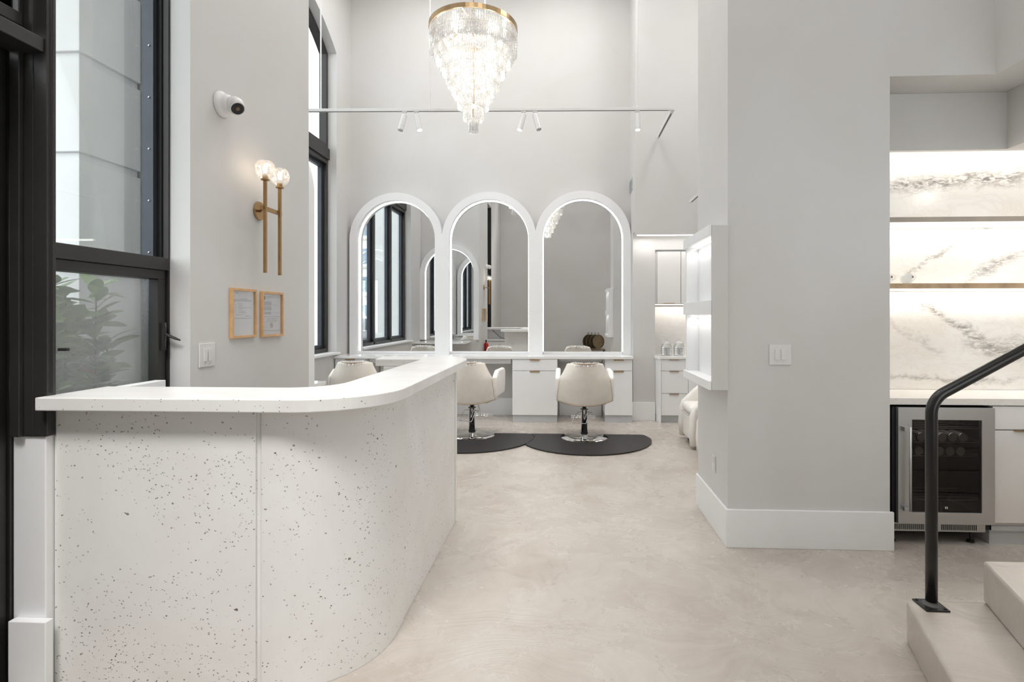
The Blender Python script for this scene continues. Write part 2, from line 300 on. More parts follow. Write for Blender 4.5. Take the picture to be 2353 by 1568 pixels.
# ------------------------------------------------------------------ mesh helpers
class MB:
    def __init__(self): self.bm = bmesh.new()
    def box(self, x0, x1, y0, y1, z0, z1):
        vs = [self.bm.verts.new(p) for p in ((x0, y0, z0), (x1, y0, z0), (x1, y1, z0), (x0, y1, z0), (x0, y0, z1), (x1, y0, z1), (x1, y1, z1), (x0, y1, z1))]
        for f in ((3, 2, 1, 0), (4, 5, 6, 7), (0, 1, 5, 4), (1, 2, 6, 5), (2, 3, 7, 6), (3, 0, 4, 7)): self.bm.faces.new([vs[i] for i in f])
        return self
    def prism(self, poly, a, b, axis='z'):
        """poly in the two other axes (z: x,y ; x: y,z ; y: x,z)"""
        def P(p, t): return (p[0], p[1], t) if axis == 'z' else ((t, p[0], p[1]) if axis == 'x' else (p[0], t, p[1]))
        A = [self.bm.verts.new(P(p, a)) for p in poly]; B = [self.bm.verts.new(P(p, b)) for p in poly]
        n = len(poly); self.bm.faces.new(A[::-1]); self.bm.faces.new(B)
        for i in range(n): self.bm.faces.new((A[i], A[(i + 1) % n], B[(i + 1) % n], B[i]))
        return self
    def strip(self, outer, inner, a, b, axis='y', closed=False):
        """band between two polylines, extruded"""
        def P(p, t): return (p[0], p[1], t) if axis == 'z' else ((t, p[0], p[1]) if axis == 'x' else (p[0], t, p[1]))
        n = len(outer); V = [[self.bm.verts.new(P(p, t)) for p in L] for L in (outer, inner) for t in (a, b)]
        oa, ob, ia, ib = V
        rng = range(n if closed else n - 1)
        for i in rng:
            j = (i + 1) % n
            for q in ((oa[i], oa[j], ia[j], ia[i]), (ob[i], ib[i], ib[j], ob[j]), (oa[i], ob[i], ob[j], oa[j]), (ia[i], ia[j], ib[j], ib[i])): self.bm.faces.new(q)
        if not closed:
            for i in (0, n - 1): self.bm.faces.new((oa[i], ia[i], ib[i], ob[i]))
        return self
    def tube(self, pts, r, seg=12, closed=False):
        pts = [Vector(p) for p in pts]; n = len(pts); rings = []; up = None
        for i, p in enumerate(pts):
            if closed: t = (pts[(i + 1) % n] - pts[i - 1])
            else: t = (pts[min(i + 1, n - 1)] - pts[max(i - 1, 0)])
            t.normalize()
            if up is None: up = Vector((0, 0, 1)) if abs(t.z) < 0.9 else Vector((1, 0, 0))
            a = t.cross(up).normalized(); bb = a.cross(t).normalized(); up = bb
            rr = r[i] if isinstance(r, (list, tuple)) else r
            rings.append([self.bm.verts.new(p + a * (rr * math.cos(2 * PI * k / seg)) + bb * (rr * math.sin(2 * PI * k / seg))) for k in range(seg)])
        m = n if closed else n - 1
        for i in range(m):
            A, B = rings[i], rings[(i + 1) % n]
            for k in range(seg): self.bm.faces.new((A[k], A[(k + 1) % seg], B[(k + 1) % seg], B[k]))
        if not closed: self.bm.faces.new(rings[0][::-1]); self.bm.faces.new(rings[-1])
        return self
    def cyl(self, p0, p1, r, seg=24, r1=None): return self.tube([p0, p1], [r, r if r1 is None else r1], seg)
    def lathe(self, prof, c=(0, 0, 0), axis=(0, 0, 1), seg=32):
        """prof: list of (radius, height along axis)"""
        q = Vector((0, 0, 1)).rotation_difference(Vector(axis)).to_matrix(); c = Vector(c); rings = []
        for (r, h) in prof:
            if r < 1e-6: rings.append([self.bm.verts.new(c + q @ Vector((0, 0, h)))])
            else: rings.append([self.bm.verts.new(c + q @ Vector((r * math.cos(2 * PI * k / seg), r * math.sin(2 * PI * k / seg), h))) for k in range(seg)])
        for A, B in zip(rings[:-1], rings[1:]):
            for k in range(seg):
                k2 = (k + 1) % seg
                if len(A) == 1 and len(B) == 1: continue
                if len(A) == 1: self.bm.faces.new((A[0], B[k], B[k2]))
                elif len(B) == 1: self.bm.faces.new((A[k], A[k2], B[0]))
                else: self.bm.faces.new((A[k], A[k2], B[k2], B[k]))
        return self
    def grid(self, fn, nu, nv):
        V = [[self.bm.verts.new(fn(i / (nu - 1), j / (nv - 1))) for j in range(nv)] for i in range(nu)]
        for i in range(nu - 1):
            for j in range(nv - 1): self.bm.faces.new((V[i][j], V[i + 1][j], V[i + 1][j + 1], V[i][j + 1]))
        return self
    def build(self, name, mat, parent=None, bevel=0.0, seg=2, smooth=False, solid=0, sub=0, kind=None, label=None):
        bmesh.ops.recalc_face_normals(self.bm, faces=self.bm.faces)
        if parent is not None:
            off = world_loc(parent)
            for v in self.bm.verts: v.co -= off
        me = bpy.data.meshes.new(name); self.bm.to_mesh(me); self.bm.free(); me.materials.append(mat)
        if smooth:
            for p in me.polygons: p.use_smooth = True
        o = bpy.data.objects.new(name, me); C.objects.link(o)
        if parent is not None: o.parent = parent
        if solid:
            s = o.modifiers.new('solid', 'SOLIDIFY'); s.thickness = solid; s.offset = 0
        if sub:
            s = o.modifiers.new('sub', 'SUBSURF'); s.levels = sub; s.render_levels = sub
        if bevel:
            b = o.modifiers.new('bevel', 'BEVEL'); b.width = bevel; b.segments = seg; b.limit_method = 'ANGLE'; b.angle_limit = 0.6
        if kind: o['kind'] = kind
        if label: o['label'] = label
        return o
def world_loc(o):
    l = Vector((0, 0, 0))
    while o is not None: l = l + o.location; o = o.parent
    return l
def thing(name, label, cat, loc=(0, 0, 0), group=None, kind=None):
    o = bpy.data.objects.new(name, None); C.objects.link(o); o.location = loc; o.empty_display_size = 0.1
    if kind: o['kind'] = kind
    if label: o['label'] = label
    if cat: o['category'] = cat
    if group: o['group'] = group
    return o
def tag(o, label, cat, group=None):
    o['label'] = label; o['category'] = cat
    if group: o['group'] = group
    return o
def dup(root, loc, label, group=None, rotz=None):
    def cp(o, par):
        c = o.copy(); C.objects.link(c)
        if par is not None: c.parent = par
        for ch in list(o.children): cp(ch, c)
        return c
    r = cp(root, None); r.location = loc; r['label'] = label
    if group: r['group'] = group
    if rotz is not None: r.rotation_euler = (0, 0, rotz)
    return r
def struct(mb, name, mat, **k):
    o = mb.build(name, mat, None, kind='structure', **k); return o
def arc(cx, cy, r, a0, a1, n): return [(cx + r * math.cos(a0 + (a1 - a0) * i / n), cy + r * math.sin(a0 + (a1 - a0) * i / n)) for i in range(n + 1)]

TOP = 6.5
# ================================================================== THE SETTING
struct(MB().box(-3.45, 5.2, -1.6, 8.2, -0.12, 0.0), 'floor', M['floor'])
struct(MB().box(-3.6, 5.2, -1.6, 8.2, TOP, TOP + 0.15), 'ceiling', M['ceiling'])
struct(MB().box(-3.6, 5.2, 7.9, 8.2, 0, TOP), 'wall_back', M['wall'])
struct(MB().box(-2.3, 2.0, -1.6, -1.3, 0, TOP).box(4.3, 5.2, -1.6, -1.3, 0, TOP).box(2.0, 4.3, -1.6, -1.3, 3.2, TOP), 'wall_front', M['wall'])
w3 = thing('fill_window', None, None, (3.15, -1.45, 0), kind='structure')  # glazing added behind the camera to let in fill daylight
MB().strip([(2.0, 0.0), (4.3, 0.0), (4.3, 3.2), (2.0, 3.2)], [(2.07, 0.08), (4.23, 0.08), (4.23, 3.13), (2.07, 3.13)], -1.50, -1.40, 'y', closed=True).box(3.12, 3.18, -1.5, -1.4, 0.08, 3.13).build('window_frame', M['black'], w3)
MB().box(2.07, 4.23, -1.453, -1.447, 0.08, 3.13).build('pane', M['glass'], w3)
struct(MB().box(4.5, 5.2, -1.3, 4.26, 0, TOP), 'wall_right', M['wall'])
struct(MB().box(3.4, 5.2, 4.26, 7.9, 0, TOP), 'wall_right_salon', M['wall'])
# left salon wall with segmental arched opening
XL = -3.213; YC, ZC, RA = 6.04, 3.567, 2.099
yA, yB = 2 * YC - 7.40, 7.40
a_end = math.asin((yB - YC) / RA)
arcp = [(YC + RA * math.sin(-a_end + 2 * a_end * i / 24), ZC + RA * math.cos(-a_end + 2 * a_end * i / 24)) for i in range(25)]
mb = MB().box(-3.46, XL, 3.90, 7.9, 0, 0.95).box(-3.46, XL, 3.90, yA, 0.95, TOP).box(-3.46, XL, yB, 7.9, 0.95, TOP)
mb.prism([(yA, arcp[0][1])] + arcp[1:-1] + [(yB, arcp[-1][1]), (yB, TOP), (yA, TOP)], -3.46, XL, 'x')
struct(mb, 'wall_left', M['wall'])
# pier between the front window and the salon
struct(MB().prism([(-1.9, 2.629), (-1.9, 3.89), (-3.46, 3.89), (-3.46, 3.36), (-2.172, 3.36), (-2.172, 2.68), (-2.04, 2.671)], 0, TOP, 'z'), 'wall_left_pier', M['wall'])
struct(MB().box(-2.30, -2.04, 1.0, 2.665, 4.45, TOP).box(-2.30, -2.04, -1.6, 0.0, 0, TOP).box(-2.30, -2.04, 0.0, 0.935, 0, TOP), 'wall_left_front', M['wall'])
# knee wall under the front window and its baseboard
struct(MB().box(-2.18, -2.045, 2.014, 2.67, 0, 1.0), 'wall_left_knee', M['trim'], bevel=0.004)
struct(MB().box(-2.165, -2.012, 1.98, 2.013, 0, 0.286), 'baseboard_left', M['trim'], bevel=0.003)
# column
struct(MB().box(1.04, 2.045, 3.475, 4.24, 0, TOP), 'wall_column', M['wall'])
mb = MB().box(1.024, 2.061, 3.455, 3.4749, 0, 0.242).box(1.024, 1.0399, 3.475, 4.245, 0, 0.242)
struct(mb, 'baseboard_column', M['trim'], bevel=0.003)
# wall above the coffee niche, bulkheads, niche back
struct(MB().box(2.045, 4.5, 3.475, 4.26, 2.983, TOP).box(2.69, 4.5, 1.0, 3.475, 2.983, TOP), 'wall_upper', M['wall'])
struct(MB().prism([(2.046, 3.752), (2.972, 3.752), (2.972, 2.0), (4.49, 2.0), (4.49, 4.019), (2.046, 4.019)], 2.597, 2.982, 'z'), 'wall_niche_soffit', M['wall'])
struct(MB().box(2.046, 4.4, 4.02, 4.26, 0, 2.982), 'wall_niche', M['trim'])
# return wall beside the stations, soffit above the cabinets
struct(MB().box(0.955, 1.262, 7.56, 7.9, 0, 2.619).box(1.262, 3.4, 7.56, 7.9, 2.39, 2.619), 'wall_return', M['wall'])
struct(MB().box(0.955, 3.4, 7.335, 7.9, 2.62, TOP).box(0.955, 3.4, 7.335, 7.36, 2.571, 2.62), 'wall_soffit', M['wall'])
struct(MB().box(0.934, 1.262, 7.54, 7.559, 0, 0.26), 'baseboard_back', M['trim'], bevel=0.003)
mb = MB().box(-2.75, -0.74, 7.88, 7.899, 0, 0.25).box(-0.08, 0.54, 7.88, 7.899, 0, 0.25)
struct(mb, 'baseboard_rear', M['trim'], bevel=0.003)
struct(MB().box(-3.212, -3.19, 3.9, 7.29, 0, 0.25), 'baseboard_salon', M['trim'], bevel=0.003)
# LED cove under the soffit
o = struct(MB().box(0.99, 3.3, 7.362, 7.385, 2.562, 2.575), 'trim_1', M['led'])
area_lamp('soffit_cove_lamp', (2.0, 7.40, 2.555), 2.0, 0.04, 3, (1, 0.97, 0.93))
area_lamp('soffit_corner_lamp', (1.08, 7.42, 2.555), 0.15, 0.05, 0.5, (1, 0.97, 0.93))

# ---- salon arched window
def arc_outline(inset, x=None):
    r = RA - inset; yb = yB - inset; a = math.asin((yb - YC) / r)
    return [(YC + r * math.sin(-a + 2 * a * i / 24), ZC + r * math.cos(-a + 2 * a * i / 24)) for i in range(25)]
win = thing('window_2', None, None, (-3.4, YC, 0.95), kind='structure')
o0 = arc_outline(0.0); o1 = arc_outline(0.065)
def frame_loop(inset): a = arc_outline(inset); return [(2 * YC - yB + inset, 0.955 + inset)] + a + [(yB - inset, 0.955 + inset)]
mb = MB(); L0, L1 = frame_loop(0.001), frame_loop(0.055); mb.strip(L0, L1, -3.44, -3.335, 'x', closed=True)
mb.build('window_frame', M['black'], win, bevel=0.003)
zt0, zt1 = 3.598, 3.871
MB().box(-3.43, -3.325, yA + .05, yB - .05, zt0, zt1).build('transom_bar', M['black'], win, bevel=0.004)
MB().box(-3.345, -3.30, yA + .02, yB - .02, zt0 + 0.06, zt1 - 0.06).build('transom_cover', M['black'], win, bevel=0.004)
for k in (1, 2):
    yy = yA + (yB - yA) * k / 3
    ztop = ZC + math.sqrt((RA - 0.06) ** 2 - (yy - YC) ** 2)
    MB().box(-3.43, -3.335, yy - 0.035, yy + 0.035, 0.97, ztop).build('mullion', M['black'], win, bevel=0.003)
for (a, b) in ((yA + .055, yA + (yB - yA) / 3 - .035), (yA + (yB - yA) / 3 + .035, yA + (yB - yA) * 2 / 3 - .035), (yA + (yB - yA) * 2 / 3 + .035, yB - .055)):
    MB().strip([(a, 1.01), (b, 1.01), (b, zt0), (a, zt0)], [(a + .05, 1.06), (b - .05, 1.06), (b - .05, zt0 - .05), (a + .05, zt0 - .05)], -3.44, -3.385, 'x', closed=True).build('sash', M['steelblue'], win, bevel=0.003)
MB().box(-3.412, -3.406, yA + .02, yB - .02, 1.0, zt0).build('lower_pane', M['glass'], win)
MB().prism([(p[0], p[1]) for p in arc_outline(0.03)] + [(yB - .03, zt1), (yA + .03, zt1)], -3.412, -3.406, 'x').build('upper_pane', M['glass'], win)
MB().box(-3.46, -3.17, yA - 0.03, yB + 0.03, 0.925, 0.956).build('window_sill', M['trim'], win, bevel=0.003)

# ---- front window beside the desk
w1 = thing('window_1', None, None, (-2.1, 2.05, 1.0), kind='structure')
MB().box(-2.087, -2.03, 2.005, 2.043, 1.002, 4.45).box(-2.17, -2.087, 2.005, 2.06, 1.002, 4.45).box(-2.027, -2.020, 2.02, 2.026, 1.17, 4.45).build('near_jamb', M['black'], w1, bevel=0.003)
MB().box(-2.072, -2.038, 2.662, 2.672, 1.002, 4.45).build('far_jamb', M['black'], w1, bevel=0.002)
MB().box(-2.10, -2.072, 2.655, 2.668, 1.002, 4.45).build('jamb_groove', M['gasket'], w1)
MB().box(-2.165, -2.10, 2.640, 2.668, 1.002, 4.45).box(-2.103, -2.097, 2.632, 2.66, 1.75, 4.45).build('jamb_flange', M['steelblue'], w1, bevel=0.002)
mb = MB()
for k in range(10):
    mb.lathe([(0.0055, 0), (0.005, 0.003), (0, 0.005)], (-2.125, 2.640, 1.80 + k * 0.265), (0, -1, 0), 10)
mb.build('rivets', M['steel'], w1)
MB().box(-2.16, -2.035, 2.043, 2.66, 1.708, 1.772).build('transom_bar', M['black'], w1, bevel=0.003)
mb = MB().box(-2.13, -2.05, 2.05, 2.655, 1.662, 1.708).box(-2.13, -2.05, 2.05, 2.655, 1.002, 1.05).box(-2.13, -2.05, 2.045, 2.055, 1.05, 1.662).box(-2.10, -2.05, 2.605, 2.655, 1.05, 1.662)
sash = mb.build('sash', M['black'], w1, bevel=0.003)
mb = MB().box(-2.05, -2.035, 2.622, 2.640, 1.30, 1.44)
mb.tube([(-2.035, 2.63, 1.385), (-2.0, 2.62, 1.372), (-1.965, 2.615, 1.36), (-1.94, 2.612, 1.352)], [0.006, 0.008, 0.007, 0.004], 8)
mb.tube([(-2.03, 2.628, 1.44), (-2.022, 2.622, 1.42), (-2.03, 2.63, 1.36), (-2.025, 2.622, 1.32), (-2.035, 2.63, 1.30)], 0.004, 6)
mb.build('latch', M['black'], sash, bevel=0.001)
MB().box(-2.03, -1.99, 2.048, 2.060, 1.335, 1.347).build('handle', M['black'], sash, bevel=0.001)
MB().box(-2.112, -2.106, 2.05, 2.61, 1.04, 1.67).build('lower_pane', M['screen'], w1)
MB().box(-2.158, -2.152, 2.05, 2.66, 1.77, 4.44).build('upper_pane', M['glass'], w1)
# ---- entrance door at the far left
d1 = thing('door_1', None, None, (-2.15, 1.5, 0), kind='structure')
MB().box(-2.17, -2.04, 0.98, 2.004, 2.51, 2.566).box(-2.17, -2.04, 0.94, 0.98, 0, 4.45).box(-2.165, -2.125, 1.985, 2.004, 1.003, 4.45).box(-2.30, -2.196, 1.94, 2.004, 0, 4.45).box(-2.17, -2.10, 1.0, 1.975, 2.60, 2.65).box(-2.30, -2.183, 2.005, 2.045, 0, 4.45).build('door_frame', M['black'], d1, bevel=0.003)
MB().box(-2.245, -2.165, 1.90, 1.939, 0.0, 2.505).build('door_stop', M['gasket'], d1, bevel=0.002)
MB().tube([(-2.168, 1.998, z) for z in (1.01, 1.2, 1.3, 1.8, 2.3, 2.5)], [0.006, 0.008, 0.006, 0.009, 0.007, 0.006], 8).build('sealant_bead', M['sealant'], d1, smooth=True)
lf = MB().box(-2.24, -2.185, 1.80, 1.895, 0.01, 2.47).box(-2.24, -2.185, 1.03, 1.13, 0.01, 2.47).box(-2.24, -2.185, 1.13, 1.80, 2.37, 2.47).box(-2.24, -2.185, 1.13, 1.80, 0.01, 0.25).build('door_leaf', M['black'], d1, bevel=0.003)
MB().box(-2.216, -2.210, 1.13, 1.80, 0.25, 2.37).build('door_pane', M['doorglass'], lf)
MB().box(-2.14, -2.134, 1.0, 1.97, 2.65, 4.44).build('transom_pane', M['doorglass'], d1)

# ================================================================== RECEPTION DESK
desk = thing('reception_desk', 'white pitted concrete reception desk with rounded corner and thick pale top', 'reception desk', (-1.4, 2.6, 0))
xR, yF, RR = -0.778, 2.045, 0.40
xC, yCc = xR - RR, yF + RR
# front panel
MB().box(-2.04, xC - 0.035, yF, yF + 0.05, 0, 1.108).build('front_panel', M['concrete'], desk, bevel=0.003)
MB().box(xC - 0.035, xC - 0.012, yF + 0.012, yF + 0.05, 0, 1.108).build('joint_strip', M['slab'], desk)
outer = [(xC - 0.012, yF)] + arc(xC, yCc, RR, -PI / 2, 0, 32) + [(xR, 2.560)]
inner = [(xC - 0.012, yF + 0.05)] + arc(xC, yCc, RR - 0.05, -PI / 2, 0, 32) + [(xR - 0.05, 2.560)]
MB().strip(outer, inner, 0, 1.108, 'z').build('curved_panel', M['concrete'], desk, bevel=0.002)
MB().box(xR - 0.05, xR - 0.003, 2.568, 3.775, 0, 1.108).build('side_panel', M['concrete'], desk, bevel=0.003)
MB().box(-1.30, xR + 0.002, 3.783, 3.83, 0, 1.108).build('end_panel', M['concrete'], desk, bevel=0.003)
MB().box(-2.044, -1.99, 2.10, 2.58, 0, 1.155).build('left_panel', M['trim'], desk, bevel=0.003)
# top: one J-shaped slab with rounded outer corner
ro = 0.36; oc = (-0.697 - ro, 1.965 + ro)
out = [(-2.04, 1.965), (-1.6, 1.965)] + arc(oc[0], oc[1], ro, -PI / 2, 0, 28) + [(-0.697, 3.78), (-0.72, 3.90), (-0.80, 4.08), (-0.86, 4.105), (-1.30, 4.105), (-1.40, 4.07), (-1.365, 3.80)]
ri = 0.20; ic = (-1.03 - ri, 2.295 + ri)
inn = [(-1.03, 3.80)] + arc(ic[0], ic[1], ri, 0, -PI / 2, 18) + [(-1.6, 2.295), (-2.04, 2.295)]
MB().prism(out + inn, 1.110, 1.161, 'z').build('countertop', M['slab'], desk, bevel=0.004)
# staff side: work surface, drawers, return cabinet
MB().box(-1.98, -1.19, 2.10, 2.50, 0.83, 0.865).build('work_surface', M['slab'], desk, bevel=0.003)
MB().box(-1.97, -1.25, 2.12, 2.46, 0.0, 0.83).build('drawer_cabinet', M['cab'], desk, bevel=0.002)
for k in range(3):
    z0 = 0.08 + k * 0.25
    dr = MB().box(-1.95, -1.30, 2.462, 2.48, z0, z0 + 0.235).build('drawer', M['cab'], desk, bevel=0.002)
    MB().lathe([(0.012, 0), (0.012, 0.012), (0, 0.014)], (-1.62, 2.48, z0 + 0.16), (0, 1, 0), 12).build('knob', M['steel'], dr)
MB().box(-1.34, -0.84, 3.84, 3.86, 0.0, 1.108).build('back_panel', M['concrete'], desk, bevel=0.002)
tag(MB().tube([(-1.85, 2.13, 1.10), (-1.72, 2.16, 0.98), (-1.6, 2.2, 0.89), (-1.45, 2.25, 0.872), (-1.2, 2.28, 0.872)], 0.006, 8).build('charging_cable', M['darkrub'], smooth=True), 'black cable drooping behind the reception desk counter', 'cable')

# ================================================================== STAIRS
def stair_x(xf, yf, Y): return xf + (Y - yf) * 0.31
st = thing('staircase', 'beige microcement steps climbing to the right under the black handrail', 'stairs', (2.5, 1.5, 0))
for k in range(5):
    x0 = 1.547 + k * 0.335
    far = 2.508
    poly = [(x0, far)] + [(stair_x(x0, far, y) - 0.02 * (far - y), y) for y in (2.2, 1.9, 1.6, 1.2, 0.8, 0.4)] + [(4.49, 0.4), (4.49, far)]
    MB().prism(poly, 0.187 * k + (0.0005 if k else 0), 0.187 * (k + 1), 'z').build('step', M['step'], st, bevel=0.014, seg=3)
hr = thing('handrail', 'black round steel handrail rising from the lowest stair step', 'handrail', (1.629, 2.463, 0.187))
path = [(1.629, 2.463, 0.197), (1.629, 2.463, 0.6), (1.629, 2.463, 1.02)]
rb = 0.11; ang = math.atan(0.565)
cx0, cz0 = 1.629 + rb, 1.04
for i in range(9):
    a = PI - (PI / 2 - ang) * i / 8
    path.append((cx0 + rb * math.cos(a), 2.463, cz0 + rb * math.sin(a)))
lx, lz = path[-1][0], path[-1][2]
path += [(lx + t * math.cos(ang), 2.463, lz + t * math.sin(ang)) for t in (0.1, 0.8, 1.6, 2.4)]
MB().tube(path, 0.0235, 20).build('rail_tube', M['rail'], hr, smooth=True)
MB().box(1.573, 1.673, 2.408, 2.508, 0.187, 0.194).build('base_plate', M['rail'], hr, bevel=0.001)
for dx in (-0.037, 0.037):
    for dy in (-0.037, 0.037): MB().lathe([(0.007, 0), (0.006, 0.004), (0, 0.005)], (1.623 + dx, 2.458 + dy, 0.194), seg=8).build('bolt', M['gasket'], hr)
MB().lathe([(0.036, 0), (0.026, 0.008), (0.0236, 0.014)], (1.629, 2.463, 0.194), seg=24).build('weld_collar', M['sealant'], hr)

# ================================================================== ARCHED MIRROR STATIONS
ARC_X = (-2.481, -1.105, 0.260); RO, RI, ZCEN = 0.692, 0.582, 2.585
YF_, YB_ = 7.75, 7.862
NAMES = ('left arched mirror, reflecting the black framed window, in the white triple arch surround',
         'middle arched mirror, reflecting the gold wall sconce, in the white triple arch surround',
         'right arched mirror, reflecting the lit wall shelves, in the white triple arch surround')
# surround: one continuous board with three arch openings
sur = thing('arch_surround', 'white board with three round arches framing the mirrors on the back wall', 'arch surround', (-1.1, 7.8, 0.908))
zj = ZCEN + math.sqrt(RO ** 2 - (1.3705 / 2) ** 2)
for i, ax in enumerate(ARC_X):
    xl = ax - RO if i == 0 else (ARC_X[i - 1] + ax) / 2
    xr = ax + RO if i == 2 else (ARC_X[i + 1] + ax) / 2
    a0 = PI if i == 0 else PI - math.acos(min(1, (ax - xl) / RO)); a1 = 0 if i == 2 else math.acos(min(1, (xr - ax) / RO))
    oarc = arc(ax, ZCEN, RO, a0, a1, 40); iarc = arc(ax, ZCEN, RI, PI, 0, 40)
    if i == 0: o_l = [(xl, 0.908)]
    else: o_l = [(xl, 0.908)]
    O = [(xl, 0.908)] + oarc + [(xr, 0.908)]; I = [(ax - RI, 0.908)] + iarc + [(ax + RI, 0.908)]
    MB().strip(O, I, YF_, YB_, 'y').build('arch_board', M['trim'], sur)
mirrors = []
for i, ax in enumerate(ARC_X):
    m = thing('arched_mirror', NAMES[i], 'mirror', (ax, 7.87, 0.943), 'arched salon mirrors')
    rr = RI - 0.004
    face = [(ax - rr, 0.945)] + arc(ax, ZCEN, rr, PI, 0, 48) + [(ax + rr, 0.945)]
    g = MB().prism(face, 7.868, 7.874, 'y').build('mirror_glass', M['mirror'], m)
    I2 = [(ax - rr + 0.007, 0.945)] + arc(ax, ZCEN, rr - 0.007, PI, 0, 48) + [(ax + rr - 0.007, 0.945)]
    MB().strip(face, I2, 7.852, 7.862, 'y').build('led_strip', M['led'], m)
    MB().box(ax - rr, ax + rr, 7.85, 7.87, 0.909, 0.943).build('bottom_rail', M['trim'], m)
# counter
ct = thing('station_counter', 'long white quartz counter running under the three arched mirrors', 'counter', (-1.1, 7.55, 0.87))
MB().prism([(-3.2115, 7.29), (0.934, 7.36), (0.934, 7.54), (0.9535, 7.54), (0.9535, 7.879), (-3.2115, 7.879)], 0.872, 0.9075, 'z').build('worktop', M['quartz'], ct, bevel=0.003)
MB().box(-2.75, -0.75, 7.42, 7.44, 0.80, 0.872).box(-0.08, 0.54, 7.80, 7.82, 0.80, 0.872).build('apron', M['cab'], ct)
def station_cab(x0, x1, yf, label, zt=0.871, toe=0.125, nd=2, ybk=7.87):
    t = thing('station_cabinet', label, 'cabinet', ((x0 + x1) / 2, yf + 0.2, 0), 'white drawer cabinets under the mirror counter')
    MB().box(x0, x1, yf + 0.02, ybk, 0.10, zt).build('body', M['cab'], t, bevel=0.002)
    MB().box(x0 + 0.005, x1 - 0.005, yf + 0.015, ybk - 0.02, 0.0, 0.10).build('toe_kick', M['toe'], t)
    for j, (a, b) in enumerate(((0.715, zt - 0.003), (0.103, 0.708))):
        d = MB().box(x0 + 0.002, x1 - 0.002, yf, yf + 0.019, a, b).build('drawer', M['cab'], t, bevel=0.0015)
        xm = (x0 + x1) / 2; MB().box(xm - 0.068, xm + 0.068, yf - 0.014, yf + 0.002, b - 0.006 if j else b - 0.014, b + (0.002 if j else -0.006)).box(xm - 0.068, xm + 0.068, yf - 0.003, yf + 0.001, b - 0.018, b).build('edge_pull', M['pull'], d, bevel=0.001)
    return t
station_cab(-0.722, -0.100, 7.345, 'white two drawer cabinet between the middle and right salon chairs')
station_cab(0.553, 0.928, 7.385, 'narrow white two drawer cabinet at the right end of the mirror counter')
station_cab(-3.20, -2.77, 7.315, 'white drawer cabinet at the left end of the mirror counter under the window')

